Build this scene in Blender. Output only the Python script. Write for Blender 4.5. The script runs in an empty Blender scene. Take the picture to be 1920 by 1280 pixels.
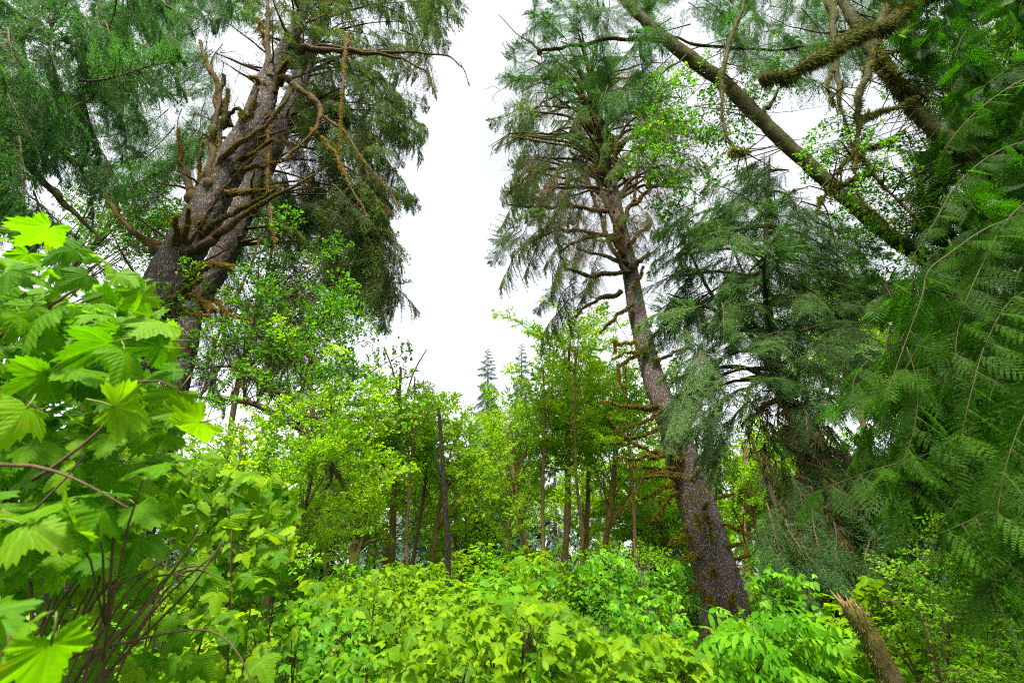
import bpy, math, random
import numpy as np
from mathutils import Matrix, Vector, noise

S = bpy.context.scene
COL = S.collection
rng = np.random.default_rng(7)
random.seed(7)

# ------------------------------------------------------------------ camera
LENS, PITCH, EYE = 16.0, math.radians(29.0), 1.7
cam_d = bpy.data.cameras.new('camera')
cam = bpy.data.objects.new('camera', cam_d)
COL.objects.link(cam)
cam_d.lens = LENS
cam_d.sensor_width = 36.0
cam_d.clip_start = 0.05
cam_d.clip_end = 3000
cam_d.dof.use_dof = True
cam_d.dof.focus_distance = 9.0
cam_d.dof.aperture_fstop = 3.2
cam.location = (0, 0, EYE)
cam.rotation_euler = (math.pi / 2 + PITCH, 0, 0)
S.camera = cam

# ------------------------------------------------------------------ sky, sun, exposure
SUN_EL, SUN_AZ = math.radians(61), math.radians(-168)     # azimuth from +Y towards +X
w = bpy.data.worlds.new('World')
S.world = w
w.use_nodes = True
nt = w.node_tree
nt.nodes.clear()
sky = nt.nodes.new('ShaderNodeTexSky')
sky.sky_type = 'NISHITA'
sky.sun_disc = False
sky.sun_elevation = SUN_EL
sky.sun_rotation = SUN_AZ
sky.air_density = 1.0
sky.dust_density = 3.0
hsv = nt.nodes.new('ShaderNodeHueSaturation')             # overcast: the cloud sheet takes the blue out
hsv.inputs['Saturation'].default_value = 0.16
bgn = nt.nodes.new('ShaderNodeBackground')
bgn.inputs['Strength'].default_value = 0.10
wo = nt.nodes.new('ShaderNodeOutputWorld')
nt.links.new(sky.outputs[0], hsv.inputs['Color'])
tcw = nt.nodes.new('ShaderNodeTexCoord')
cl = nt.nodes.new('ShaderNodeTexNoise')                   # soft cloud sheet, the same all round the sky
cl.inputs['Scale'].default_value = 2.2
cl.inputs['Detail'].default_value = 5.0
clr = nt.nodes.new('ShaderNodeMapRange')
clr.inputs['From Min'].default_value = 0.3
clr.inputs['From Max'].default_value = 0.7
clr.inputs['To Min'].default_value = 0.86
clr.inputs['To Max'].default_value = 1.10
clm = nt.nodes.new('ShaderNodeVectorMath')
clm.operation = 'SCALE'
nt.links.new(tcw.outputs['Generated'], cl.inputs['Vector'])
nt.links.new(cl.outputs['Fac'], clr.inputs['Value'])
nt.links.new(hsv.outputs[0], clm.inputs[0])
nt.links.new(clr.outputs[0], clm.inputs['Scale'])
nt.links.new(clm.outputs[0], bgn.inputs['Color'])
nt.links.new(bgn.outputs[0], wo.inputs['Surface'])

sun_d = bpy.data.lights.new('sun', 'SUN')
sun_d.energy = 3.2
sun_d.angle = math.radians(6)
sun_d.color = (1.0, 0.95, 0.86)
sun = bpy.data.objects.new('sun', sun_d)
COL.objects.link(sun)
sdir = Vector((math.sin(SUN_AZ) * math.cos(SUN_EL), math.cos(SUN_AZ) * math.cos(SUN_EL), math.sin(SUN_EL)))
sun.rotation_euler = sdir.to_track_quat('Z', 'Y').to_euler()
sun.location = (0, 0, 60)

S.view_settings.view_transform = 'Standard'
S.view_settings.look = 'None'
S.view_settings.gamma = 1.0
S.view_settings.use_curve_mapping = False
S.view_settings.exposure = 2.1
S.render.engine = 'CYCLES'
S.cycles.max_bounces = 7
S.cycles.diffuse_bounces = 4
S.cycles.glossy_bounces = 2
S.cycles.transmission_bounces = 4
S.cycles.use_denoising = False
S.cycles.pixel_filter_type = 'BLACKMAN_HARRIS'
S.cycles.filter_width = 1.1
S.cycles.caustics_reflective = False
S.cycles.caustics_refractive = False

# ------------------------------------------------------------------ helpers: space
F = LENS / 36.0 * 1920
FW = np.array((0, math.cos(PITCH), math.sin(PITCH)))
UPV = np.array((0, -math.sin(PITCH), math.cos(PITCH)))
RT = np.array((1.0, 0, 0))
CAM = np.array((0, 0, EYE))


def ray(px, py):
    return FW + (px - 960) / F * RT + (640 - py) / F * UPV


def U(px, py, Y):
    """the point of the place seen at a photograph pixel, Y metres ahead"""
    d = ray(px, py)
    return CAM + d * (Y / d[1])


def depth(p):
    return float(np.dot(np.asarray(p) - CAM, FW))


def project(p):
    v = np.asarray(p) - CAM
    z = v @ FW
    return np.array((960 + F * v[0] / z, 640 - F * (v @ UPV) / z))


def ground_z(x, y):
    x = np.asarray(x, float)
    y = np.asarray(y, float)
    t = np.clip((y - 4) / 26, 0, 1)
    z = 1.7 * t * t * (3 - 2 * t)
    z = z + 0.12 * np.sin(x * .55 + 1.3) * np.sin(y * .47) + 0.06 * np.sin(x * 1.7 + y * 1.1)
    fade = np.clip((np.hypot(x, y) - 70) / 120, 0, 1)
    return z * (1 - fade) + fade * (-1.0)


def unit(v):
    v = np.asarray(v, float)
    return v / (np.linalg.norm(v, axis=-1, keepdims=True) + 1e-12)


def wob(P, freq, seed=0):
    """cheap smooth noise in -1..1"""
    r = np.random.default_rng(seed + 991)
    out = np.zeros(len(P))
    a = 1.0
    for k in range(4):
        d = r.normal(size=(3, 3)) * freq * (1.7 ** k)
        ph = r.uniform(0, 6.28, 3)
        s = np.sin(P @ d.T + ph)
        out += a * (s[:, 0] * s[:, 1] + .5 * s[:, 2]) / 1.3
        a *= .62
    return out / 2.0


# ------------------------------------------------------------------ helpers: geometry
class Geo:
    def __init__(self):
        self.V, self.T, self.m, self.tint, self.vein = [], [], [], [], []
        self.n = 0

    def add(self, V, T, mat=0, tint=0.5, vein=0.0):
        V = np.asarray(V, np.float32)
        T = np.asarray(T, np.int32)
        if len(V) == 0:
            return self
        self.V.append(V)
        self.T.append(T + self.n)
        self.m.append(np.full(len(T), mat, np.int32))
        self.tint.append(np.broadcast_to(np.asarray(tint, np.float32), (len(V),)))
        self.vein.append(np.broadcast_to(np.asarray(vein, np.float32), (len(V),)))
        self.n += len(V)
        return self

    def mesh(self, name, mats, off=(0, 0, 0), smooth=True):
        V = np.concatenate(self.V) - np.asarray(off, np.float32)
        T = np.concatenate(self.T)
        me = bpy.data.meshes.new(name)
        me.vertices.add(len(V))
        me.vertices.foreach_set('co', V.astype(np.float32).ravel())
        me.loops.add(len(T) * 3)
        me.loops.foreach_set('vertex_index', T.ravel().astype(np.int32))
        me.polygons.add(len(T))
        me.polygons.foreach_set('loop_start', np.arange(0, len(T) * 3, 3, dtype=np.int32))
        me.polygons.foreach_set('loop_total', np.full(len(T), 3, np.int32))
        me.polygons.foreach_set('material_index', np.concatenate(self.m))
        me.polygons.foreach_set('use_smooth', np.full(len(T), smooth, bool))
        for nm, arr in (('tint', self.tint), ('vein', self.vein)):
            at = me.attributes.new(nm, 'FLOAT', 'POINT')
            at.data.foreach_set('value', np.concatenate(arr).astype(np.float32))
        for m in mats:
            me.materials.append(m)
        me.update()
        return me


def catmull(P, R, step):
    P = np.asarray(P, float)
    R = np.asarray(R, float)
    n = len(P)
    oP, oR = [], []
    for i in range(n - 1):
        p0, p1, p2, p3 = P[max(i - 1, 0)], P[i], P[i + 1], P[min(i + 2, n - 1)]
        k = max(1, int(np.linalg.norm(p2 - p1) / step))
        t = (np.arange(k) / k)[:, None]
        oP.append(.5 * ((2 * p1) + (-p0 + p2) * t + (2 * p0 - 5 * p1 + 4 * p2 - p3) * t * t + (-p0 + 3 * p1 - 3 * p2 + p3) * t ** 3))
        oR.append(R[i] + (R[i + 1] - R[i]) * t[:, 0])
    oP.append(P[-1:])
    oR.append(R[-1:])
    return np.concatenate(oP), np.concatenate(oR)


def frames(P):
    T = np.gradient(P, axis=0)
    T = unit(T)
    ref = np.array((0, 0, 1.0)) if abs(T[0, 2]) < .9 else np.array((1.0, 0, 0))
    n = unit(np.cross(T[0], ref))
    N = np.zeros_like(P)
    for i in range(len(P)):
        n = n - T[i] * np.dot(n, T[i])
        ln = np.linalg.norm(n)
        n = n / ln if ln > 1e-6 else unit(np.cross(T[i], (0.3, .5, .8)))
        N[i] = n
    return T, N, np.cross(T, N)


def tube(path, rad, sides=8, step=.3, bump=0.0, freq=3.0, seed=0, relief=None):
    P, R = catmull(path, rad, step)
    T, N, B = frames(P)
    a = np.arange(sides) / sides * 2 * math.pi
    ring = np.cos(a)[None, :, None] * N[:, None, :] + np.sin(a)[None, :, None] * B[:, None, :]
    base = P[:, None, :] + ring * R[:, None, None]
    if bump:
        b = wob(base.reshape(-1, 3), freq, seed).reshape(len(P), sides)
        base = P[:, None, :] + ring * (R[:, None] * (1 + bump * b))[:, :, None]
    if relief is not None:
        d = np.array([relief(v) for v in base.reshape(-1, 3)]).reshape(len(P), sides)
        base = base + ring * d[:, :, None]
    V = base.reshape(-1, 3)
    n = len(P)
    i = np.arange(n - 1)[:, None] * sides
    j = np.arange(sides)[None, :]
    j2 = (j + 1) % sides
    q = np.stack([i + j, i + j2, i + sides + j2, i + sides + j], -1).reshape(-1, 4)
    T3 = np.concatenate([q[:, [0, 1, 2]], q[:, [0, 2, 3]]])
    V = np.concatenate([V, P[:1] - T[:1] * R[0] * .4, P[-1:] + T[-1:] * R[-1] * .6])
    c0, c1 = n * sides, n * sides + 1
    jj = np.arange(sides)
    jn = (jj + 1) % sides
    T3 = np.concatenate([T3, np.stack([np.full(sides, c0), jn, jj], -1),
                         np.stack([np.full(sides, c1), (n - 1) * sides + jj, (n - 1) * sides + jn], -1)])
    return V, T3, (P, R, N, B, T)


def fuzz(geo, fr, count, length, width, mat, hang=.5, seed=0, lift=0.9):
    """moss strands: thin tapered blades standing off a branch and hanging below it"""
    r = np.random.default_rng(seed + 17)
    P, R, N, B, T = fr
    k = r.integers(0, len(P), count)
    keep = wob(P, 2.2, seed)[k] + r.normal(0, .25, count) > -.12
    k = k[keep]
    count = len(k)
    if count == 0:
        return
    a = r.uniform(0, 2 * math.pi, count)
    d = np.cos(a)[:, None] * N[k] + np.sin(a)[:, None] * B[k]
    p = P[k] + d * (R[k] * lift)[:, None] + T[k] * r.normal(0, .05, count)[:, None]
    o = unit(d + r.normal(0, .35, (count, 3)) + np.array((0, 0, -1.0)) * hang * r.uniform(.2, 1.5, count)[:, None])
    L = length * r.uniform(.35, 1.3, count)[:, None]
    s = unit(np.cross(o, r.normal(size=(count, 3)))) * (width * r.uniform(.6, 1.3, count))[:, None]
    mid = p + o * L * .55
    tip = p + o * L + np.array((0, 0, -1.0)) * L * hang * .5
    V = np.stack([p - s, p + s, mid + s * .6, tip], 1).reshape(-1, 3)
    b = np.arange(count)[:, None] * 4
    geo.add(V, np.concatenate([b + [0, 1, 2], b + [0, 2, 3]]), mat, np.repeat(r.uniform(0, 1, count), 4))


def stamp(tpl, P, X, N, s, tint):
    """many copies of a small template, as arrays"""
    tv, tt, tve = tpl
    P, X, N = np.asarray(P, float), unit(X), np.asarray(N, float)
    Y = unit(np.cross(N, X))
    Z = np.cross(X, Y)
    s = np.broadcast_to(np.asarray(s, float), (len(P),))
    V = P[:, None, :] + s[:, None, None] * (tv[None, :, 0:1] * X[:, None, :] + tv[None, :, 1:2] * Y[:, None, :] + tv[None, :, 2:3] * Z[:, None, :])
    n = len(tv)
    T = (tt[None] + (np.arange(len(P)) * n)[:, None, None]).reshape(-1, 3)
    return V.reshape(-1, 3), T, np.repeat(np.broadcast_to(tint, (len(P),)), n), np.tile(tve, len(P))


# ------------------------------------------------------------------ helpers: objects
def thing(name, label, cat, loc, group=None):
    o = bpy.data.objects.new(name, None)
    COL.objects.link(o)
    o.location = [float(v) for v in loc]
    o.empty_display_size = .2
    o['label'] = label
    o['category'] = cat
    if group:
        o['group'] = group
    return o


def part(name, geo, mats, parent, smooth=True, kind=None, label=None):
    loc = np.array(parent.location) if parent is not None else np.zeros(3)
    if parent is not None and parent.parent is not None:
        loc = loc + np.array(parent.parent.location)
    me = geo.mesh(name, mats, loc, smooth)
    o = bpy.data.objects.new(name, me)
    COL.objects.link(o)
    if parent is not None:
        o.parent = parent
    if kind:
        o['kind'] = kind
    if label:
        o['label'] = label
    return o


def basis(X, N):
    X = unit(X)
    Y = np.cross(N, X)
    if np.linalg.norm(Y) < 1e-6:
        Y = np.cross((.31, .77, .2), X)
    Y = unit(Y)
    return X, Y, np.cross(X, Y)


def put(name, me, parent, pos, X, N, s):
    """a copy of a shared mesh as a part of its thing"""
    o = bpy.data.objects.new(name, me)
    COL.objects.link(o)
    o.parent = parent
    X, Y, Z = basis(X, N)
    p = np.asarray(pos) - np.array(parent.location)
    o.matrix_basis = Matrix(((X[0] * s, Y[0] * s, Z[0] * s, p[0]), (X[1] * s, Y[1] * s, Z[1] * s, p[1]),
                             (X[2] * s, Y[2] * s, Z[2] * s, p[2]), (0, 0, 0, 1)))
    return o


ZONES = [(400, 'behind the big-leaved left shrub'), (690, 'below the spreading vine maple'), (790, 'below the paired alder trunks'), (890, 'by the dead snag'), (1010, 'below the bent-trunk alder'), (1100, 'below the tall straight alder'),
         (1230, 'by the leaning mossy alder'), (1440, 'around the scaly spruce'), (1650, 'under the grey-green cedar'), (9999, 'under the near cedar fronds')]


def zone(px):
    return next(n for lim, n in ZONES if px < lim)


def in_poly(poly, n, r):
    poly = np.asarray(poly, float)
    lo, hi = poly.min(0), poly.max(0)
    out = []
    x1, y1 = poly[:, 0], poly[:, 1]
    x2, y2 = np.roll(x1, -1), np.roll(y1, -1)
    while len(out) < n:
        q = r.uniform(lo, hi)
        c = ((y1 > q[1]) != (y2 > q[1])) & (q[0] < (x2 - x1) * (q[1] - y1) / (y2 - y1 + 1e-9) + x1)
        if c.sum() % 2:
            out.append(q)
    return np.array(out)


# ------------------------------------------------------------------ materials
def mat_base(name):
    m = bpy.data.materials.new(name)
    m.use_nodes = True
    t = m.node_tree
    t.nodes.clear()
    return m, t, t.nodes.new, t.links.new


def ramp(t, stops):
    r = t.nodes.new('ShaderNodeValToRGB')
    e = r.color_ramp.elements
    while len(e) < len(stops):
        e.new(.5)
    for k, (p, c) in enumerate(stops):
        e[k].position = p
        e[k].color = (*c, 1)
    return r


def leaf_mat(name, stops, tr=(1.6, 1.9, .7), mix=.5, rough=.45, spec=.35, vein=None, veinmix=.5, spot=0.0):
    m, t, N, L = mat_base(name)
    at = N('ShaderNodeAttribute')
    at.attribute_name = 'tint'
    oi = N('ShaderNodeObjectInfo')
    ma = N('ShaderNodeMath')
    ma.operation = 'MULTIPLY_ADD'
    ma.inputs[1].default_value = .45
    L(oi.outputs['Random'], ma.inputs[0])
    m2 = N('ShaderNodeMath')
    m2.operation = 'MULTIPLY'
    m2.inputs[1].default_value = .6
    L(at.outputs['Fac'], m2.inputs[0])
    L(m2.outputs[0], ma.inputs[2])
    tc = N('ShaderNodeTexCoord')
    nz = N('ShaderNodeTexNoise')
    nz.inputs['Scale'].default_value = 9.0
    nz.inputs['Detail'].default_value = 3.0
    L(tc.outputs['Object'], nz.inputs['Vector'])
    m3 = N('ShaderNodeMath')
    m3.operation = 'MULTIPLY_ADD'
    m3.inputs[1].default_value = .35
    L(nz.outputs['Fac'], m3.inputs[0])
    L(ma.outputs[0], m3.inputs[2])
    m4 = N('ShaderNodeMath')
    m4.operation = 'SUBTRACT'
    m4.inputs[1].default_value = .17
    L(m3.outputs[0], m4.inputs[0])
    rp = ramp(t, stops)
    L(m4.outputs[0], rp.inputs['Fac'])
    col = rp.outputs['Color']
    if vein is not None:
        va = N('ShaderNodeAttribute')
        va.attribute_name = 'vein'
        pw = N('ShaderNodeMath')
        pw.operation = 'POWER'
        pw.inputs[1].default_value = 5.0
        L(va.outputs['Fac'], pw.inputs[0])
        mm = N('ShaderNodeMath')
        mm.operation = 'MULTIPLY'
        mm.inputs[1].default_value = veinmix
        L(pw.outputs[0], mm.inputs[0])
        mx = N('ShaderNodeMix')
        mx.data_type = 'RGBA'
        L(mm.outputs[0], mx.inputs['Factor'])
        L(col, mx.inputs[6])
        mx.inputs[7].default_value = (*vein, 1)
        col = mx.outputs[2]
    if spot:
        n2 = N('ShaderNodeTexNoise')
        n2.inputs['Scale'].default_value = 5.0
        n2.inputs['Detail'].default_value = 4.0
        ad = N('ShaderNodeVectorMath')
        ad.operation = 'ADD'
        L(tc.outputs['Object'], ad.inputs[0])
        cx = N('ShaderNodeCombineXYZ')
        mu = N('ShaderNodeMath')
        mu.operation = 'MULTIPLY'
        mu.inputs[1].default_value = 50
        L(oi.outputs['Random'], mu.inputs[0])
        L(mu.outputs[0], cx.inputs[2])
        L(cx.outputs[0], ad.inputs[1])
        L(ad.outputs[0], n2.inputs['Vector'])
        r2 = ramp(t, [(.66, (0, 0, 0)), (.74, (1, 1, 1))])
        L(n2.outputs['Fac'], r2.inputs['Fac'])
        m5 = N('ShaderNodeMath')
        m5.operation = 'MULTIPLY'
        m5.inputs[1].default_value = spot
        L(r2.outputs['Color'], m5.inputs[0])
        mx2 = N('ShaderNodeMix')
        mx2.data_type = 'RGBA'
        L(m5.outputs[0], mx2.inputs['Factor'])
        L(col, mx2.inputs[6])
        mx2.inputs[7].default_value = (.22, .16, .02, 1)
        col = mx2.outputs[2]
    ribn = None
    if vein is not None:                  # side veins, feathered off the midrib
        sp = N('ShaderNodeSeparateXYZ')
        L(tc.outputs['Object'], sp.inputs[0])
        ab = N('ShaderNodeMath')
        ab.operation = 'ABSOLUTE'
        L(sp.outputs['Y'], ab.inputs[0])
        m6 = N('ShaderNodeMath')
        m6.operation = 'MULTIPLY_ADD'
        m6.inputs[1].default_value = -.75
        L(ab.outputs[0], m6.inputs[0])
        L(sp.outputs['X'], m6.inputs[2])
        m7 = N('ShaderNodeMath')
        m7.operation = 'MULTIPLY'
        m7.inputs[1].default_value = 75.0
        L(m6.outputs[0], m7.inputs[0])
        m8 = N('ShaderNodeMath')
        m8.operation = 'SINE'
        L(m7.outputs[0], m8.inputs[0])
        r6 = ramp(t, [(.45, (0, 0, 0)), (1, (1, 1, 1))])
        L(m8.outputs[0], r6.inputs['Fac'])
        m9 = N('ShaderNodeMath')
        m9.operation = 'MULTIPLY'
        m9.inputs[1].default_value = .11
        L(r6.outputs['Color'], m9.inputs[0])
        mx3 = N('ShaderNodeMix')
        mx3.data_type = 'RGBA'
        L(m9.outputs[0], mx3.inputs['Factor'])
        L(col, mx3.inputs[6])
        mx3.inputs[7].default_value = (*vein, 1)
        col = mx3.outputs[2]
        ribn = N('ShaderNodeBump')
        ribn.inputs['Strength'].default_value = .16
        ribn.inputs['Distance'].default_value = .01
        L(m8.outputs[0], ribn.inputs['Height'])
    pb = N('ShaderNodeBsdfPrincipled')
    if ribn is not None:
        L(ribn.outputs[0], pb.inputs['Normal'])
    pb.inputs['Roughness'].default_value = rough
    pb.inputs['Specular IOR Level'].default_value = spec
    L(col, pb.inputs['Base Color'])
    vm = N('ShaderNodeVectorMath')
    vm.operation = 'MULTIPLY'
    vm.inputs[1].default_value = tr
    L(col, vm.inputs[0])
    tl = N('ShaderNodeBsdfTranslucent')
    L(vm.outputs[0], tl.inputs['Color'])
    ms = N('ShaderNodeMixShader')
    ms.inputs[0].default_value = mix
    L(pb.outputs[0], ms.inputs[1])
    L(tl.outputs[0], ms.inputs[2])
    o = N('ShaderNodeOutputMaterial')
    L(ms.outputs[0], o.inputs['Surface'])
    return m


def bark_mat(name, dark, light, moss, moss_amt=.3, scale=8.0, stretch=.35, bump=.6, top=.0, plates=True):
    m, t, N, L = mat_base(name)
    tc = N('ShaderNodeTexCoord')
    mp = N('ShaderNodeMapping')
    mp.inputs['Scale'].default_value = (1, 1, stretch)
    L(tc.outputs['Object'], mp.inputs['Vector'])
    n0 = N('ShaderNodeTexNoise')
    n0.inputs['Scale'].default_value = scale * .8
    n0.inputs['Detail'].default_value = 6
    n0.inputs['Roughness'].default_value = .65
    L(mp.outputs[0], n0.inputs['Vector'])
    vo = N('ShaderNodeTexVoronoi')
    vo.feature = 'DISTANCE_TO_EDGE'
    vo.inputs['Scale'].default_value = scale
    va = N('ShaderNodeVectorMath')
    va.operation = 'MULTIPLY_ADD'
    va.inputs[1].default_value = (.22, .22, .22)
    L(n0.outputs['Color'], va.inputs[0])
    L(mp.outputs[0], va.inputs[2])
    L(va.outputs[0], vo.inputs['Vector'])
    r1 = ramp(t, [(0.0, (0, 0, 0)), (.22, (1, 1, 1))])
    L(vo.outputs['Distance'], r1.inputs['Fac'])
    mu = N('ShaderNodeMath')
    mu.operation = 'MULTIPLY'
    if plates:
        L(r1.outputs['Color'], mu.inputs[0])
    else:
        mu.inputs[0].default_value = 1
    L(n0.outputs['Fac'], mu.inputs[1])
    r2 = ramp(t, [(.12, dark), (.62, light)])
    L(mu.outputs[0], r2.inputs['Fac'])
    n1 = N('ShaderNodeTexNoise')
    n1.inputs['Scale'].default_value = 1.3
    n1.inputs['Detail'].default_value = 7
    n1.inputs['Roughness'].default_value = .7
    L(tc.outputs['Object'], n1.inputs['Vector'])
    ge = N('ShaderNodeNewGeometry')
    sx = N('ShaderNodeSeparateXYZ')
    L(ge.outputs['Normal'], sx.inputs[0])
    ma = N('ShaderNodeMath')
    ma.operation = 'MULTIPLY_ADD'
    ma.inputs[1].default_value = top
    L(sx.outputs['Z'], ma.inputs[0])
    L(n1.outputs['Fac'], ma.inputs[2])
    e = .62 - moss_amt * .5
    r3 = ramp(t, [(max(e, 0), (0, 0, 0)), (min(e + .12, 1), (1, 1, 1))])
    L(ma.outputs[0], r3.inputs['Fac'])
    n2 = N('ShaderNodeTexNoise')
    n2.inputs['Scale'].default_value = 14
    n2.inputs['Detail'].default_value = 5
    L(tc.outputs['Object'], n2.inputs['Vector'])
    r4 = ramp(t, [(.3, tuple(c * .45 for c in moss)), (.7, moss)])
    L(n2.outputs['Fac'], r4.inputs['Fac'])
    mx = N('ShaderNodeMix')
    mx.data_type = 'RGBA'
    L(r3.outputs['Color'], mx.inputs['Factor'])
    L(r2.outputs['Color'], mx.inputs[6])
    L(r4.outputs['Color'], mx.inputs[7])
    bp = N('ShaderNodeBump')
    bp.inputs['Strength'].default_value = bump
    bp.inputs['Distance'].default_value = .09
    L(mu.outputs[0], bp.inputs['Height'])
    pb = N('ShaderNodeBsdfPrincipled')
    pb.inputs['Roughness'].default_value = .9
    pb.inputs['Specular IOR Level'].default_value = .15
    L(mx.outputs[2], pb.inputs['Base Color'])
    L(bp.outputs[0], pb.inputs['Normal'])
    o = N('ShaderNodeOutputMaterial')
    L(pb.outputs[0], o.inputs['Surface'])
    return m


def moss_mat(name, stops, tr=1.0, mix=.35):
    return leaf_mat(name, stops, tr=(1.5 * tr, 1.4 * tr, .8 * tr), mix=mix, rough=.9, spec=.05)


M = {}
M['big'] = leaf_mat('thimbleberry_leaf', [(.0, (.018, .085, .001)), (.35, (.054, .165, .0012)), (.65, (.098, .235, .0015)), (1, (.15, .285, .003))],
                    tr=(1.5, 1.55, .5), mix=.58, rough=.5, spec=.10, vein=(.15, .33, .02), veinmix=.45, spot=.5)
M['sal'] = leaf_mat('salmonberry_leaf', [(.0, (.022, .085, .001)), (.35, (.065, .170, .0014)), (.6, (.125, .245, .0018)), (1, (.20, .315, .003))],
                    tr=(1.5, 1.45, .5), mix=.52, rough=.5, spec=.10, vein=(.26, .40, .03), veinmix=.4, spot=.35)
M['eld'] = leaf_mat('elder_leaf', [(.0, (.025, .12, .003)), (.5, (.065, .21, .004)), (1, (.15, .33, .006))], tr=(1.5, 1.5, .5), mix=.5, spec=.12)
M['eldd'] = leaf_mat('fern_leaf', [(.0, (.02, .075, .006)), (.5, (.04, .13, .008)), (1, (.09, .21, .012))], tr=(1.4, 1.7, .6), mix=.42, spec=.15)
M['huck'] = leaf_mat('huckleberry_leaf', [(.0, (.05, .19, .005)), (.5, (.13, .32, .006)), (1, (.25, .42, .010))], tr=(1.5, 1.5, .5), mix=.5, spec=.2)
M['low'] = leaf_mat('undergrowth_leaf', [(.0, (.02, .10, .004)), (.5, (.065, .21, .006)), (1, (.17, .36, .009))], tr=(1.5, 1.5, .5), mix=.48, spec=.12)
M['alder'] = leaf_mat('alder_leaf', [(.0, (.085, .235, .003)), (.5, (.165, .345, .005)), (1, (.31, .47, .008))], tr=(1.6, 1.5, .5), mix=.58, spec=.2)
M['maple'] = leaf_mat('maple_leaf', [(.0, (.018, .066, .005)), (.5, (.042, .13, .006)), (1, (.11, .25, .009))], tr=(1.7, 1.9, .5), mix=.55, spec=.3)
M['spruce'] = leaf_mat('spruce_needles', [(.0, (.030, .052, .012)), (.5, (.056, .094, .018)), (1, (.105, .155, .026))], tr=(1.3, 1.6, .7), mix=.4, rough=.5, spec=.14)
M['hem'] = leaf_mat('hemlock_needles', [(.0, (.016, .050, .013)), (.5, (.034, .092, .020)), (1, (.075, .160, .028))], tr=(1.3, 1.9, .7), mix=.42, rough=.45, spec=.16)
M['grey'] = leaf_mat('grey_green_sprays', [(.0, (.034, .080, .024)), (.5, (.065, .132, .036)), (1, (.12, .205, .058))], tr=(1.2, 1.6, .7), mix=.42, rough=.45, spec=.18)
M['cedar'] = leaf_mat('cedar_scales', [(.0, (.008, .028, .001)), (.5, (.020, .060, .002)), (1, (.055, .135, .004))], tr=(1.5, 2.4, .6), mix=.52, rough=.5, spec=.07)
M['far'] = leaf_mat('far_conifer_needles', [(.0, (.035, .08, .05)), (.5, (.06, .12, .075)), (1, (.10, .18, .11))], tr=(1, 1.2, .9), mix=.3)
M['dead'] = leaf_mat('brown_dead_twigs', [(.0, (.06, .04, .02)), (.5, (.12, .08, .045)), (1, (.20, .14, .08))], tr=(1, 1, .8), mix=.2, rough=.9, spec=.05)
M['moss'] = moss_mat('golden_moss', [(.0, (.055, .038, .007)), (.5, (.13, .090, .013)), (1, (.24, .17, .028))])
M['mossg'] = moss_mat('olive_moss', [(.0, (.030, .036, .006)), (.5, (.075, .085, .011)), (1, (.16, .165, .028))])
M['mosso'] = moss_mat('yellow_moss', [(.0, (.075, .070, .006)), (.5, (.17, .145, .010)), (1, (.29, .24, .02))])
M['mossb'] = moss_mat('brown_hanging_moss', [(.0, (.022, .018, .007)), (.5, (.055, .045, .014)), (1, (.11, .09, .03))])
M['bark1'] = bark_mat('furrowed_grey_bark', (.060, .049, .043), (.25, .212, .19), (.12, .08, .02), .24, 17, .25, 1.0)
M['bark3'] = bark_mat('scaly_spruce_bark', (.11, .082, .071), (.33, .262, .24), (.22, .155, .022), .14, 15, .8, .9)
M['limb'] = bark_mat('mossy_limb', (.016, .011, .007), (.06, .042, .026), (.075, .048, .010), .45, 12, .5, .5, top=.12, plates=False)
M['limbg'] = bark_mat('olive_mossy_limb', (.022, .017, .011), (.075, .055, .034), (.048, .046, .010), .75, 12, .5, .5, top=.10, plates=False)
M['alderbark'] = bark_mat('brown_alder_bark', (.05, .03, .018), (.19, .12, .07), (.14, .11, .012), .35, 14, .5, .5, plates=False)
M['dark'] = bark_mat('dark_bark', (.025, .018, .012), (.10, .07, .045), (.075, .065, .016), .4, 14, .4, .5, plates=False)
M['twig'] = bark_mat('brown_stem', (.022, .015, .010), (.085, .055, .030), (.06, .08, .02), .12, 30, .4, .2, plates=False)
M['twiggrn'] = bark_mat('green_stem', (.06, .09, .02), (.17, .20, .05), (.12, .20, .03), .3, 30, .4, .2, plates=False)
M['cstem'] = bark_mat('cedar_stem', (.016, .016, .007), (.05, .045, .017), (.03, .045, .008), .3, 30, .4, .2, plates=False)
M['snag'] = bark_mat('blackened_snag_wood', (.010, .008, .006), (.045, .034, .024), (.05, .045, .01), .2, 16, .3, .8)
M['wood'] = bark_mat('splintered_wood', (.07, .042, .022), (.26, .16, .085), (.2, .15, .03), .05, 30, .15, .6, plates=False)
M['soil'] = bark_mat('forest_floor', (.02, .016, .01), (.07, .05, .03), (.05, .09, .015), .6, 5, 1, .6, plates=False)

# ------------------------------------------------------------------ leaf and needle templates
RHOMB = (np.array([(0, 0, 0), (.42, .34, .05), (.42, -.34, .05), (1, 0, -.03)], float), np.array([(0, 2, 3), (0, 3, 1)]), np.array([.6, 0, 0, .6]))
OVAL = (np.array([(0, 0, 0), (.28, .30, .05), (.70, .27, .05), (1, 0, -.06), (.70, -.27, .05), (.28, -.30, .05)], float),
        np.array([(0, 5, 4), (0, 4, 3), (0, 3, 2), (0, 2, 1)]), np.zeros(6))
NEEDLE = (np.array([(0, .5, 0), (0, -.5, 0), (1, 0, 0)], float), np.array([(0, 1, 2)]), np.zeros(3))


def needle(wd):
    v = NEEDLE[0].copy()
    v[:, 1] *= wd
    return (v, NEEDLE[1], NEEDLE[2])


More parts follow.
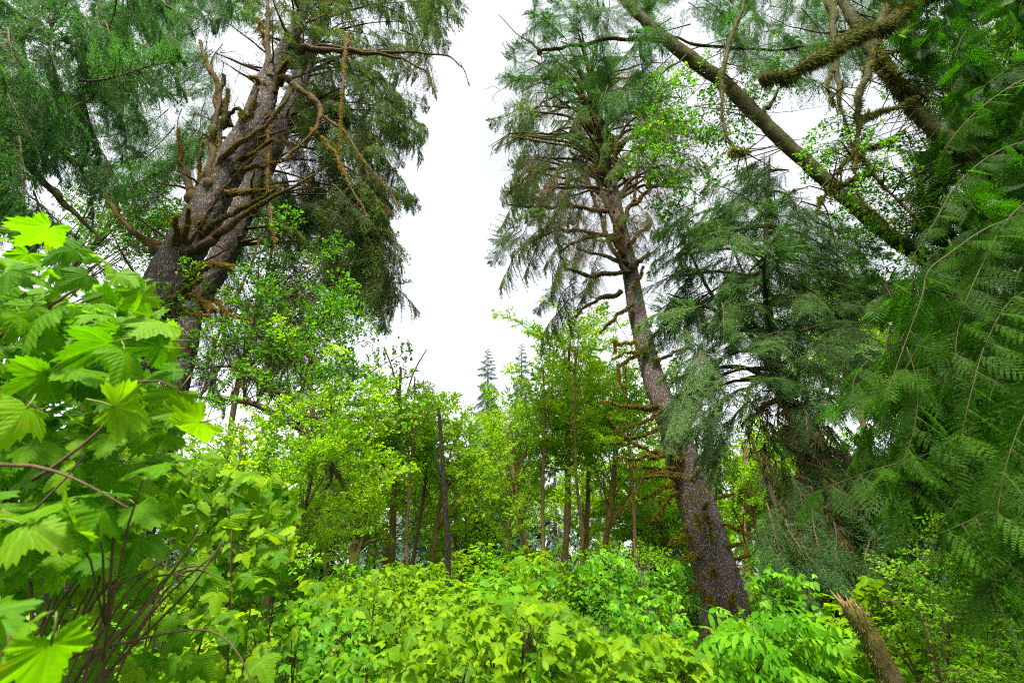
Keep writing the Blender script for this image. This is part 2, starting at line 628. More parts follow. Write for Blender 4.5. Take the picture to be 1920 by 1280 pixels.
def ovate(n=9, width=.62, serr=.05, fold=.12, droop=.18, seed=0, petiole=.0):
    """serrated pointed leaf along +X, folded at the midrib, tip drooping"""
    r = np.random.default_rng(seed)
    t = np.linspace(0, 1, n)
    hw = width * .5 * np.sin(np.pi * t ** .72) ** .9
    sl = np.where(np.arange(n) % 2 == 0, 1 - serr * 2.2, 1 + serr)
    hw = hw * sl
    hw[0] = .02
    hw[-1] = 0
    mid = np.stack([t, np.zeros(n), -droop * t ** 2], 1)
    Lf = np.stack([t + .06 * hw * 2, hw, fold * hw - droop * t ** 2 + r.normal(0, .012, n)], 1)
    Rt = np.stack([t + .06 * hw * 2, -hw, fold * hw - droop * t ** 2 + r.normal(0, .012, n)], 1)
    V = np.concatenate([mid, Lf, Rt])
    T = []
    for i in range(n - 1):
        T += [(i, i + 1, n + i + 1), (i, n + i + 1, n + i), (i, 2 * n + i + 1, i + 1), (i, 2 * n + i, 2 * n + i + 1)]
    ve = np.concatenate([np.ones(n), np.zeros(2 * n)])
    return V, np.array(T), ve


def xf(tpl, ang=0, s=1.0, at=(0, 0, 0), tilt=0):
    v, t, ve = tpl
    c, q = math.cos(ang), math.sin(ang)
    ct, st = math.cos(tilt), math.sin(tilt)
    v2 = v * s
    v2 = np.stack([v2[:, 0] * ct + v2[:, 2] * st, v2[:, 1], -v2[:, 0] * st + v2[:, 2] * ct], 1)
    return np.stack([v2[:, 0] * c - v2[:, 1] * q, v2[:, 0] * q + v2[:, 1] * c, v2[:, 2]], 1) + np.array(at), t, ve


def join(tpls):
    V, T, E, n = [], [], [], 0
    for v, t, e in tpls:
        V.append(v)
        T.append(np.asarray(t) + n)
        E.append(e)
        n += len(v)
    return np.concatenate(V), np.concatenate(T), np.concatenate(E)


def stalk(L, r=.009):
    V, T, _ = tube([(-L, 0, .0), (-L * .5, 0, .03), (0.02, 0, -.004)], [r, r, r], 3, 1.0)
    return V, T, np.ones(len(V))


def palmate(seed, lobes=5, m=58, droop=.22, deep=.40, toothed=.075):
    """lobed and toothed maple-like blade; petiole joint at the origin, tip along +X, size about 1"""
    r = np.random.default_rng(seed)
    th = np.linspace(-2.62, 2.62, m)
    cen = np.linspace(-1.95, 1.95, lobes) if lobes == 5 else np.array([-1.25, 0, 1.25])
    ln = np.array([.50, .78, 1.0, .78, .50]) if lobes == 5 else np.array([.74, 1.0, .74])
    ln = ln * r.uniform(.9, 1.08, len(ln))
    wdt = .46 if lobes == 5 else .62
    rad = np.zeros(m) + .30
    near = np.zeros(m)
    for c, l in zip(cen, ln):
        d = np.abs(th - c)
        f = np.exp(-(d / wdt) ** 1.7 * 1.15)
        rad = np.maximum(rad, l * (deep + (1 - deep) * f) * np.clip(1.15 - d * .55, .3, 1.02))
        near = np.maximum(near, np.exp(-(d / .10) ** 2))
    rad = rad * (1 + np.where(np.arange(m) % 2 == 0, toothed, -toothed) + r.normal(0, .018, m))
    rad *= np.clip((2.75 - np.abs(th)) / .5, .55, 1)
    ox = .0

    def ring(k):
        x, y = np.cos(th) * rad * k, np.sin(th) * rad * k
        z = -droop * (rad * k) ** 2 + .07 * near * k - .04 * k + r.normal(0, .014, m) * k + .05 * np.sin(2.3 * x + seed) * k
        return np.stack([x + ox, y, z], 1)
    a, b = ring(.52), ring(1.0)
    V = np.concatenate([[(0, 0, 0.0)], a, b])
    T = []
    for i in range(m - 1):
        T += [(0, 1 + i, 2 + i), (1 + i, 1 + m + i, 2 + m + i), (1 + i, 2 + m + i, 2 + i)]
    ve = np.concatenate([[1.0], near, near * .9])
    s = .62
    V = V * s
    return V, np.array(T), ve


def as_mesh(name, tpl, mat, tint=.5, stem=None):
    g = Geo()
    v, t, ve = tpl
    g.add(v, t, 0, tint, ve)
    mats = [mat]
    if stem is not None:
        sv, st, se = stem[0]
        g.add(sv, st, 1)
        mats.append(stem[1])
    return g.mesh(name, mats)


BIG = [as_mesh('broad_leaf', palmate(k, 5 if k % 3 else 3, 66, droop=.16 + .10 * (k % 4), deep=.60), M['big'], .15 + .1 * k, (stalk(.34, .010), M['twiggrn'])) for k in range(8)]
SAL_T = []
for k in range(5):
    a = ovate(11, .66, .06, .14, .22, k)
    SAL_T.append(join([xf(a, 0, .62, (.02, 0, 0), .12), xf(ovate(9, .62, .06, .12, .2, k + 20), 1.15, .46, (0, .01, 0), .1), xf(ovate(9, .62, .06, .12, .2, k + 30), -1.15, .46, (0, -.01, 0), .15)]))
SAL = [as_mesh('three_part_leaf', t, M['sal'], .1 + .2 * k, (stalk(.22, .008), M['twiggrn'])) for k, t in enumerate(SAL_T)]
SAL3 = [as_mesh('lobed_leaf', palmate(40 + k, 3, 40, .25, .5, .07), M['sal'], .2 + .2 * k, (stalk(.25, .008), M['twiggrn'])) for k in range(4)]
ELD_T = []
for k in range(3):
    lf = [xf(ovate(7, .34, .04, .15, .25, k), 0, .40, (.62, 0, -.02), .15)]
    for q, x in enumerate((.18, .38, .58)):
        for s in (-1, 1):
            lf.append(xf(ovate(7, .34, .04, .15, .3, k * 9 + q), s * (1.0 - .12 * q), .40 - .03 * q, (x, s * .01, -.01), .12))
    sv, st, _ = tube([(-.18, 0, .02), (.3, 0, .0), (.64, 0, -.03)], [.008, .006, .004], 3, 1)
    lf.append((sv, st, np.ones(len(sv))))
    ELD_T.append(join(lf))
ELD = [as_mesh('feather_leaf', t, M['eld'], .2 + .3 * k) for k, t in enumerate(ELD_T)]


# ------------------------------------------------------------------ spray meshes (unit length along +X, hanging to -Z)
def bough_mesh(seed, mat, wood, n2=30, spread=.40, hang=.35, droop=.28, nlen=.055, nw=.24, per=9, fan=.7, name='bough', tert=9, jit=.22):
    r = np.random.default_rng(seed)
    g = Geo()
    t = np.linspace(0, 1, 9)
    ax = np.stack([t, .06 * np.sin(t * 4 + seed), -droop * t ** 1.8 + .03 * np.sin(t * 6 + seed * 2)], 1)
    V, T, _ = tube(ax, np.linspace(.011, .002, 9), 4, .2)
    g.add(V, T, 1)
    PP, XX = [], []
    for i in range(n2):
        u = .10 + .9 * (i + r.uniform(-.3, .3)) / n2
        u = min(max(u, .05), .995)
        p = np.array([np.interp(u, t, ax[:, k]) for k in range(3)])
        s = 1 if i % 2 else -1
        l = (spread * (1 - u) ** .75 + .07) * r.uniform(.45, 1.35)
        d = unit(np.array([.62 + .5 * u, s * .8, -hang * r.uniform(.2, 1.5)]) + r.normal(0, jit, 3))
        q = np.linspace(.1, 1, tert)[:, None]
        sec = p + d * l * q + np.array([0, 0, -1.0]) * (hang * .7 * l * q ** 2)
        if i % 2 == 0 or l > .2:
            Vt, Tt, _ = tube(np.concatenate([p[None], sec[::3]]), np.linspace(.004, .0015, 1 + len(sec[::3])), 3, 1)
            g.add(Vt, Tt, 1)
        for j in range(tert):
            for s2 in (-1, 1):
                tl = l * .30 * (1.15 - q[j, 0]) * r.uniform(.5, 1.3) + .018
                td = unit(d + np.cross(d, (0, 0, 1.0)) * s2 * .9 + np.array([0, 0, -hang * .6]) + r.normal(0, .18, 3))
                k = np.linspace(.0, 1, per)[:, None]
                PP.append(sec[j] + td * tl * k)
                XX.append(td + r.normal(0, fan, (per, 3)) * .55)
    P, X = np.concatenate(PP), np.concatenate(XX)
    n = len(P)
    V, T, ti, ve = stamp(needle(nw), P, X, r.normal(0, .6, (n, 3)) + (0, 0, 1), nlen * r.uniform(.6, 1.3, n), np.clip(.5 + .28 * wob(P, 6, seed) + r.normal(0, .16, n), 0, 1))
    g.add(V, T, 0, ti, ve)
    return g.mesh(name, [mat, wood], smooth=False)


def frond_arrays(r, n=20, side=.42, leaf=9):
    """flat fern-like cedar spray: axis, alternate side sprays, scale leaves on both edges"""
    P, X, s = [], [], []
    for i in range(n):
        u = .06 + .94 * i / n
        sg = 1 if i % 2 else -1
        l = side * (1 - u) ** .8 * (.35 + 1.0 * min(1, u * 4)) * r.uniform(.85, 1.1) + .045
        d = unit(np.array([.78, sg * .62, 0]))
        p0 = np.array([u, 0, -.10 * u * u])
        for j in range(leaf):
            v = (j + .5) / leaf
            for s2 in (-1, 1):
                pp = p0 + d * l * v + np.array([0, 0, -.12 * l * v])
                dd = unit(d * .85 + np.array([-d[1], d[0], 0]) * s2 * .6)
                P.append(pp)
                X.append(dd)
                s.append(.030 + .145 * l * (1 - v))
    return np.array(P), np.array(X), np.array(s)


def frond_mesh(seed, mat, wood, name='frond', n=14, leaf=8):
    r = np.random.default_rng(seed)
    P, X, s = frond_arrays(r, n, leaf=leaf)
    g = Geo()
    V, T, ti, ve = stamp(needle(.62), P, X + r.normal(0, .05, X.shape), np.tile((0, 0, 1.0), (len(P), 1)) + r.normal(0, .2, (len(P), 3)), s, np.clip(.45 + .25 * wob(P, 5, seed) + r.normal(0, .12, len(P)), 0, 1))
    g.add(V, T, 0, ti, ve)
    V, T, _ = tube([(0, 0, 0), (.5, 0, -.025), (1, 0, -.1)], [.008, .005, .002], 4, .2)
    g.add(V, T, 1)
    return g.mesh(name, [mat, wood], smooth=False)


def leafy_mesh(seed, mat, wood, n=90, size=.07, tpl=OVAL, name='leafy_branch', flat=.45, tw=9, spread=.45):
    """twig with side twigs and leaves, about one unit long"""
    r = np.random.default_rng(seed)
    g = Geo()
    t = np.linspace(0, 1, 7)
    ax = np.stack([t, .07 * np.sin(t * 4 + seed), .05 * np.sin(t * 3) - .16 * t ** 2], 1)
    V, T, _ = tube(ax, np.linspace(.010, .003, 7), 4, .25)
    g.add(V, T, 1)
    P, X = [], []
    for i in range(tw):
        u = .15 + .85 * i / tw
        p = np.array([np.interp(u, t, ax[:, k]) for k in range(3)])
        s = 1 if i % 2 else -1
        d = unit(np.array([.7, s * .75, r.uniform(-.35, .35)]))
        l = spread * (1.15 - u) * r.uniform(.7, 1.2)
        V, T, _ = tube([p, p + d * l * .5 + (0, 0, .02), p + d * l], [.005, .004, .002], 3, 1)
        g.add(V, T, 1)
        k = max(3, n // tw)
        q = r.uniform(.1, 1.05, k)[:, None]
        P.append(p + d * l * q + r.normal(0, .025, (k, 3)))
        X.append(d + r.normal(0, .7, (k, 3)) + (0, 0, -.25))
    P, X = np.concatenate(P), np.concatenate(X)
    m = len(P)
    V, T, ti, ve = stamp(tpl, P, X, np.array((0, 0, 1.0)) + r.normal(0, flat, (m, 3)), size * r.uniform(.6, 1.3, m), np.clip(.5 + r.normal(0, .22, m), 0, 1))
    g.add(V, T, 0, ti, ve)
    return g.mesh(name, [mat, wood])


SPR = [bough_mesh(10 + k, M['spruce'], M['limb'], 30, .36, .75, .38, .030, .26, 6, .6) for k in range(4)]
HEM = [bough_mesh(20 + k, M['hem'], M['dark'], 34, .40, .55, .32, .030, .20, 8, .5) for k in range(4)]
GRY = [bough_mesh(30 + k, M['grey'], M['dark'], 34, .46, .5, .30, .030, .24, 9, .45, jit=.34) for k in range(4)]
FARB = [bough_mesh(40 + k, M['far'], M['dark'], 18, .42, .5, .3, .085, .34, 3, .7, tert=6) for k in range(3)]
DEADB = [bough_mesh(50 + k, M['dead'], M['limb'], 18, .36, .55, .4, .06, .08, 3, .5, name='dead_twigs', tert=7) for k in range(2)]
FRD = [frond_mesh(60 + k, M['cedar'], M['cstem']) for k in range(5)]


def cedar_bough_mesh(seed, nf=17):
    """cedar branch: a stem with flat sprays hanging from both sides"""
    r = np.random.default_rng(seed)
    g = Geo()
    t = np.linspace(0, 1, 8)
    ax = np.stack([t, .05 * np.sin(t * 5 + seed), -.30 * t ** 1.8], 1)
    V, T, _ = tube(ax, np.linspace(.010, .003, 8), 4, .2)
    g.add(V, T, 1)
    for i in range(nf):
        u = .12 + .88 * i / nf
        p = np.array([np.interp(u, t, ax[:, k]) for k in range(3)])
        sg = 1 if i % 2 else -1
        d = unit(np.array([.55, sg * .7, -.55]) + r.normal(0, .25, 3)) if i < nf - 1 else np.array([.9, 0, -.5])
        X, Y, Z = basis(d, np.array((0, 0, 1.0)) + r.normal(0, .45, 3))
        sc = r.uniform(.26, .46) * (1.15 - .45 * u)
        P, XX, s = frond_arrays(r, 13, leaf=6)
        V, T, ti, ve = stamp(needle(.70), P, XX + r.normal(0, .05, XX.shape), np.tile((0, 0, 1.0), (len(P), 1)) + r.normal(0, .2, (len(P), 3)), s * 1.3, np.clip(r.uniform(.2, .7) + r.normal(0, .12, len(P)), 0, 1))
        g.add(p + sc * (V[:, 0:1] * X + V[:, 1:2] * Y + V[:, 2:3] * Z), T, 0, ti, ve)
    return g.mesh('bough', [M['cedar'], M['cstem']], smooth=False)

ALD = [leafy_mesh(70 + k, M['alder'], M['twiggrn'], 165, .064, OVAL) for k in range(5)]
MAP = [leafy_mesh(80 + k, M['maple'], M['dark'], 140, .06, OVAL) for k in range(5)]
HUC = [leafy_mesh(90 + k, M['huck'], M['twig'], 80, .075, OVAL, flat=.35) for k in range(4)]
OVS = [leafy_mesh(95 + k, M['maple'], M['dark'], 70, .085, OVAL, flat=.5) for k in range(3)]
CEDB = [cedar_bough_mesh(100 + k) for k in range(4)]

# ------------------------------------------------------------------ the ground
def build_ground():
    ax = np.concatenate([-np.geomspace(900, 42, 16), np.linspace(-40, 40, 121), np.geomspace(42, 900, 16)])
    ay = np.concatenate([-np.geomspace(900, 12, 16), np.linspace(-10, 60, 121), np.geomspace(62, 900, 16)])
    X, Y = np.meshgrid(ax, ay)
    Z = ground_z(X, Y)
    V = np.stack([X, Y, Z], -1).reshape(-1, 3)
    nx = len(ax)
    i = (np.arange(len(ay) - 1)[:, None] * nx + np.arange(nx - 1)[None]).ravel()
    T = np.concatenate([np.stack([i, i + 1, i + nx + 1], 1), np.stack([i, i + nx + 1, i + nx], 1)])
    g = Geo().add(V, T)
    o = part('ground', g, [M['soil']], None)
    o['kind'] = 'structure'
    r = np.random.default_rng(3)
    n = 60000
    y = 1.5 + 36 * r.uniform(0, 1, n) ** 1.2
    x = r.uniform(-1.25, 1.25, n) * (y + 2)
    z = ground_z(x, y) + r.uniform(.02, .45, n) * (1 + .6 * np.sin(x * 2.1) * np.sin(y * 1.7))
    sz = r.uniform(.05, .12, n) * (1 + y * .02)
    V, T, ti, ve = stamp(RHOMB, np.stack([x, y, z], 1), r.normal(size=(n, 3)) * (1, 1, .35), np.array((0, 0, 1.0)) + r.normal(0, .45, (n, 3)), sz, np.clip(.4 + .3 * np.sin(x * 1.3 + 2) * np.sin(y) + r.normal(0, .15, n), 0, 1))
    o = part('ground_cover', Geo().add(V, T, 0, ti, ve), [M['low']], None, kind='stuff')
    o['label'] = 'low leafy ground cover over the forest floor'
    o['category'] = 'ground cover'


build_ground()


# ------------------------------------------------------------------ tree builders
def px_path(pts, Y):
    """pts: (px, py, width px[, Y]) -> world path and radii"""
    P = [U(q[0], q[1], q[3] if len(q) > 3 else Y) for q in pts]
    T = unit(np.gradient(np.array(P), axis=0))
    R = []
    for q, p, t in zip(pts, P, T):
        v = p - CAM
        n = unit(np.cross(v, t))
        a, b = project(p + n * .05), project(p - n * .05)
        e = project(p + t * .05) - project(p - t * .05)
        e = e / (np.linalg.norm(e) + 1e-9)
        d = a - b
        wpx = abs(d[0] * e[1] - d[1] * e[0]) / .1
        R.append(max(.5 * q[2] / max(wpx, 1e-3), .002))
    return P, R


def to_ground(P, R, flare=1.12, lean=0.0):
    d = unit(P[0] - P[1])
    n = 0
    P, R = list(P), list(R)
    while P[0][2] > ground_z(P[0][0], P[0][1]) - .3 and n < 40:
        st = max(1.0, (P[0][2] - ground_z(P[0][0], P[0][1])) * .4)
        q = P[0] + d / max(abs(d[2]), .3) * st
        P.insert(0, q)
        R.insert(0, R[0] * flare ** (st * .12))
        n += 1
    return P, R


def plate_relief(scale, amp, stretch):
    def f(v):
        d, _ = noise.voronoi((v[0] * scale, v[1] * scale, v[2] * scale * stretch))
        return amp * (min(d[1] - d[0], .35) - .15) * 2.2 + amp * .8 * noise.noise((v[0] * scale * 2.3, v[1] * scale * 2.3, v[2] * scale * 1.5))
    return f


def mossy(name, root, P, R, wood, moss, n=500, length=.08, width=.016, hang=.45, bump=.22, freq=4.0, sides=10, step=.12, seed=0, hairs=True, twigs=0, thin=1.0):
    rr = np.random.default_rng(seed + 4)
    m = len(R)
    R = [x * thin * (1.12 - .50 * i / max(m - 1, 1)) for i, x in enumerate(R)]
    P2, R2 = [P[0]], [R[0] * 1.15]
    for i in range(m - 1):             # kinks and knuckles: a dead limb is never a smooth curve
        a, b = np.asarray(P[i]), np.asarray(P[i + 1])
        for u in (.33, .68):
            rad = R[i] + (R[i + 1] - R[i]) * u
            lim = min(.5 * rad, .08 * np.linalg.norm(b - a))
            P2.append(a + (b - a) * u + rr.normal(0, 1, 3) * lim)
            R2.append(rad * rr.uniform(.78, 1.22))
        P2.append(b)
        R2.append(R[i + 1] * rr.uniform(.85, 1.15))
    P, R = P2, R2
    V, T, fr = tube(P, R, sides, step, bump, freq, seed)
    g = Geo().add(V, T, 0)
    if hairs:
        fuzz(g, fr, n, length, width, 1, hang, seed)
    rr = np.random.default_rng(seed + 5)
    for q in range(twigs):
        i = int(rr.integers(len(fr[0]) // 4, len(fr[0])))
        p, t = fr[0][i], fr[4][i]
        d = unit(t * rr.uniform(.1, 1) + rr.normal(0, .7, 3))
        L = rr.uniform(.25, .9)
        pts = [p, p + d * L * .5 + rr.normal(0, .05, 3), p + d * L + np.array((0, 0, -1.0)) * L * rr.uniform(.1, .6)]
        V, T, _ = tube(pts, [.016, .010, .004], 4, .15, .2, 6, q)
        g.add(V, T, 0)
        for u in (.5, .75):
            p2 = pts[1] + (pts[2] - pts[1]) * (u - .5) * 2
            V, T, _ = tube([p2, p2 + unit(d + rr.normal(0, .8, 3)) * L * .4 + (0, 0, -.08)], [.008, .003], 3, 1)
            g.add(V, T, 0)
    return part(name, g, [wood, moss], root)


def hang_boughs(root, meshes, trunkP, poly, Y, dY, n, scale, r, down=.45, out=1.0, name='bough', jitter=.35, limb=None, limb_mats=None, lift=1.0, towards=None):
    """boughs whose middles fall in a region; each grows outward from the trunk and droops"""
    trunkP = np.asarray(trunkP)
    pts = in_poly(poly, n, r)
    for k, (px, py) in enumerate(pts):
        y = Y + r.normal(0, dY)
        p = U(px, py, max(y, 1.2))
        q = trunkP[np.argmin(np.abs(trunkP[:, 2] - p[2] - lift))]
        d = p - q if towards is None else np.asarray(towards) + r.normal(0, .25, 3)
        if np.linalg.norm(d[:2]) < .3:
            d = r.normal(size=3)
        d = unit(np.array([d[0], d[1], 0]) / (np.linalg.norm(d[:2]) + 1e-6) * out + r.normal(0, jitter, 3) + np.array((0, 0, -down)))
        s = scale * r.uniform(.65, 1.35)
        put(name, meshes[int(r.integers(len(meshes)))], root, p - d * s * .45, d, np.array((0, 0, 1.0)) + r.normal(0, .3, 3), s)
        if limb is not None and k % limb == 0:
            e = p - d * s * .45
            L = np.linalg.norm(e - q)
            mid = (q + e) / 2 + np.array((0, 0, .10 * L))
            V, T, _ = tube([q, mid, e], [.05 + .01 * L, .035, .02], 6, .4, .2, 4, k)
            part('branch', Geo().add(V, T), [limb_mats or M['limb']], root)


def broadleaf(root, meshes, trunkP, poly, Y, dY, clusters, per, scale, r, wood, limb_r=.06, sig=.9, name='leafy_branch', low=.75, back=0.0):
    """limbs to cluster centres in a region, leafy branches round each"""
    trunkP = np.asarray(trunkP)
    pts = in_poly(poly, clusters, r)
    for k, (px, py) in enumerate(pts):
        c = U(px, py, max(Y + back + r.normal(0, dY), 1.5))
        if low is None:
            q = trunkP[np.argmin(((trunkP - c) ** 2).sum(1))]
        else:
            zt = trunkP[0][2] + (c[2] - trunkP[0][2]) * low
            q = trunkP[np.argmin(np.abs(trunkP[:, 2] - zt))]
        L = np.linalg.norm(c - q)
        if L > .3:
            mid = q + (c - q) * .5 + np.array((0, 0, .12 * L)) + r.normal(0, .08 * L, 3)
            V, T, _ = tube([q, mid, c], [limb_r * (.5 + .1 * L), limb_r * .5, limb_r * .2], 5, .5, .2, 3, k)
            part('branch', Geo().add(V, T), [wood], root)
        for j in range(per):
            o = r.normal(0, sig, 3) * (1, 1, .7)
            d = unit(o + (c - q) / (L + .1) * .8 + r.normal(0, .4, 3) + (0, 0, .1))
            s = scale * r.uniform(.6, 1.3)
            put(name, meshes[int(r.integers(len(meshes)))], root, c + o - d * s * .4, d, np.array((0, 0, 1.0)) + r.normal(0, .45, 3), s)


# ---------------- massive left spruce
r = np.random.default_rng(101)
P, R = px_path([(250, 700, 96), (285, 600, 92), (318, 518, 86), (358, 449, 80), (400, 370, 70), (437, 300, 68), (478, 235, 62), (505, 150, 46), (534, 100, 36), (560, 40, 24), (590, -40, 14)], 12.0)
P, R = to_ground(P, R)
S1 = thing('spruce_tree', 'massive spruce trunk on the left bristling with thick club-like mossy dead branches', 'tree', (P[0][0], P[0][1], ground_z(P[0][0], P[0][1])))
V, T, fr = tube(P, R, 56, .10, .05, .8, 1, plate_relief(8, .034, .28))
g = Geo().add(V, T)
part('trunk', g, [M['bark1']], S1)
S1P = catmull(P, R, .3)[0]
Y1 = 11.7
LEFT_LIMBS = [
    ([(369, 430, 19), (380, 385, 19), (393, 339, 19), (398, 280, 19), (402, 235, 18), (412, 180, 16), (420, 140, 13)], -.5, 'g'),
    ([(385, 345, 15), (400, 302, 15), (410, 252, 16), (423, 215, 15), (428, 168, 10)], -.4, 'g'),
    ([(416, 240, 10), (427, 214, 10), (448, 204, 11), (455, 222, 6)], -.5, 'g'),
    ([(366, 395, 24), (360, 365, 20), (349, 316, 16), (339, 279, 12), (336, 243, 7)], -.3, 'd'),
    ([(418, 215, 13), (410, 171, 13), (393, 131, 12), (376, 77, 9)], .1, 'd'),
    ([(450, 270, 12), (460, 235, 11), (470, 205, 10), (484, 165, 9)], -.5, 'd'),
    ([(506, 145, 14), (503, 100, 12), (503, 50, 11), (502, -20, 10)], -.4, 'd'),
    ([(498, 85, 9), (492, 60, 9), (484, 35, 6)], -.3, 'm'),
    ([(392, 345, 15), (400, 318, 15), (420, 292, 16), (453, 265, 15), (497, 238, 14), (527, 202, 12), (551, 165, 8)], -1.0, 'm'),
    ([(522, 155, 15), (551, 161, 14), (584, 181, 12), (601, 215, 11), (590, 245, 10), (560, 275, 7), (537, 296, 4)], -.6, 'd'),
    ([(586, 243, 6), (610, 262, 6), (632, 295, 6), (655, 345, 6), (690, 405, 3)], -.8, 'm'),
    ([(600, 215, 6), (640, 240, 5), (680, 300, 4), (720, 345, 3), (750, 385, 2)], -.8, 'd'),
    ([(425, 364, 15), (450, 361, 13), (480, 357, 12), (521, 350, 6)], -.3, 'd'),
    ([(440, 320, 12), (470, 315, 9), (497, 312, 8), (524, 303, 5)], -.3, 'd'),
    ([(350, 478, 22), (380, 462, 20), (410, 438, 18), (470, 395, 15), (530, 360, 11), (590, 328, 6)], -1.0, 'd'),
    ([(378, 440, 14), (410, 415, 13), (450, 392, 11), (500, 368, 8), (520, 352, 5)], -.8, 'g'),
    ([(331, 472, 15), (331, 445, 15), (331, 408, 12)], -.8, 'd'),
    ([(347, 465, 17), (348, 430, 16), (355, 390, 12)], -.9, 'd'),
    ([(306, 472, 22), (285, 460, 18), (262, 443, 16), (225, 410, 12), (205, 380, 8), (182, 325, 4)], 0, 'd'),
    ([(305, 580, 20), (325, 562, 18), (342, 547, 16), (380, 521, 9)], -.9, 'g'),
    ([(350, 523, 13), (370, 513, 12), (390, 498, 10)], -.6, 'g'),
    ([(380, 495, 9), (405, 496, 10), (434, 499, 8)], -.6, 'm'),
    ([(355, 555, 14), (378, 565, 15), (401, 582, 13)], -.7, 'm'),
    ([(342, 583, 12), (365, 587, 12), (391, 591, 9)], -.7, 'm'),
    ([(505, 235, 7), (503, 300, 8), (502, 370, 8), (510, 420, 8), (520, 475, 4)], -1.2, 'm'),
    ([(515, 175, 12), (522, 140, 12), (540, 115, 10)], -.6, 'm'),
    ([(372, 350, 9), (374, 300, 9), (381, 268, 6)], -.4, 'd'),
    ([(430, 235, 12), (422, 208, 11), (418, 190, 8)], -.4, 'd'),
    ([(400, 560, 4), (430, 590, 4), (470, 600, 2)], -.5, 'd'),
    ([(450, 300, 10), (480, 285, 10), (512, 262, 8)], -.9, 'd'),
    ([(560, 97, 13), (600, 93, 12), (640, 96, 11), (700, 100, 9), (755, 110, 6), (800, 135, 4), (818, 185, 2)], .0, 'd'),
    ([(600, 85, 7), (700, 98, 7), (780, 98, 5), (840, 105, 4), (868, 128, 3), (880, 160, 2)], .2, 'd'),
    ([(655, 62, 7), (648, 90, 9), (645, 130, 8), (640, 200, 7), (637, 285, 3)], -.3, 'm'),
    ([(500, 165, 10), (483, 150, 9), (470, 145, 6)], -.5, 'm'),
]
for k, (pts, dy, kind) in enumerate(LEFT_LIMBS):
    P_, R_ = px_path([(q[0], q[1], q[2], Y1 + dy * (i / max(len(pts) - 1, 1))) for i, q in enumerate(pts)], Y1)
    mossy('mossy_branch', S1, P_, R_, M['limb'], M['moss'] if kind == 'm' else (M['mossg'] if kind == 'g' else M['moss']), 1500, .085 if kind != 'd' else .065, .016, .4, .32, 4.5, 12, .08, k, twigs=4 if len(pts) > 3 else 1, thin=.92 if kind != 'm' else .74)
for k in range(60):      # short dead snags round the stem
    i = int(r.integers(25, len(S1P) - 6))
    q = S1P[i]
    a = r.uniform(0, 6.28)
    d = np.array((math.cos(a), math.sin(a) * .8 - .2, r.uniform(-.1, .9)))
    L = r.uniform(.4, 1.9)
    mossy('dead_branch', S1, [q, q + d * (L * .5 + .3), q + d * (L + .6) + (0, 0, r.uniform(-.3, .5))], [.06, .045, .015], M['limb'], M['moss'], 160, .07, .012, .4, .3, 5, 8, .12, 300 + k, twigs=4)

hang_boughs(S1, HEM, S1P, [(190, -40), (520, -40), (460, 120), (400, 250), (340, 330), (250, 390), (170, 330), (170, 150)], 15.5, .9, 95, 2.2, r, .8, jitter=.4)
hang_boughs(S1, HEM, S1P, [(380, 330), (470, 230), (520, 300), (480, 430), (430, 500), (380, 480)], 18, .6, 26, 2.2, r, .8, jitter=.5)
hang_boughs(S1, SPR, S1P, [(560, 110), (640, 100), (660, 300), (640, 440), (540, 420)], 16.5, .8, 45, 2.2, r, .8, jitter=.4)

# ---------------- second left spruce and its hanging crown
P, R = px_path([(318, 760, 56), (344, 659, 54), (355, 593, 52), (390, 530, 52), (420, 478, 50), (460, 385, 48), (511, 275, 44), (548, 190, 37), (578, 110, 28), (600, 40, 20), (625, -60, 12)], 15.5)
P, R = to_ground(P, R)
S2 = thing('spruce_tree', 'grey spruce close behind the massive left one, dark boughs drooping beside the open sky', 'tree', (P[0][0], P[0][1], ground_z(P[0][0], P[0][1])))
V, T, fr = tube(P, R, 40, .14, .05, .8, 2, plate_relief(8, .030, .28))
part('trunk', Geo().add(V, T), [M['bark1']], S2)
S2P = catmull(P, R, .3)[0]
hang_boughs(S2, SPR, S2P, [(590, -40), (850, -40), (835, 40), (800, 110), (700, 140), (620, 130), (575, 60)], 15, 1.0, 80, 2.8, r, .55, limb=5)
hang_boughs(S2, SPR, S2P, [(590, 140), (700, 120), (760, 170), (800, 230), (720, 290), (760, 330), (740, 390), (700, 430), (640, 420), (600, 330), (570, 230)], 15.5, 1.1, 125, 2.6, r, .7, limb=5)
hang_boughs(S2, SPR, S2P, [(540, 330), (640, 400), (730, 420), (755, 520), (720, 540), (650, 480), (600, 480), (520, 440)], 15.5, 1.0, 48, 2.5, r, .9, limb=4)
hang_boughs(S2, SPR, S2P, [(450, -30), (600, -30), (600, 90), (560, 120), (470, 40)], 12.5, .8, 34, 2.0, r, .7)
hang_boughs(S2, DEADB, S2P, [(540, 230), (640, 260), (730, 340), (700, 390), (600, 360), (530, 300)], 14.5, .8, 22, 1.8, r, .9, name='dead_twigs')
hang_boughs(S2, SPR, S2P, [(360, 580), (560, 500), (640, 640), (560, 700), (400, 740)], 16.5, .8, 48, 1.7, r, .9, jitter=.45)
hang_boughs(S2, DEADB, S2P, [(360, 560), (620, 480), (640, 660), (400, 720)], 16, .8, 24, 1.7, r, .8, name='dead_twigs')
for k, (x, y, Yb) in enumerate([(790, 235, 15), (800, 350, 15.5), (778, 555, 15.3), (830, 20, 15), (850, 5, 15), (760, 290, 15), (745, 470, 15.5), (770, 500, 15.5)]):
    p = U(x, y, Yb)
    d = unit(np.array((.75, -.05, -.55)) + r.normal(0, .12, 3))
    put('bough', SPR[k % 4], S2, p - d * 3.0, d, np.array((0, 0, 1.0)), 3.0)
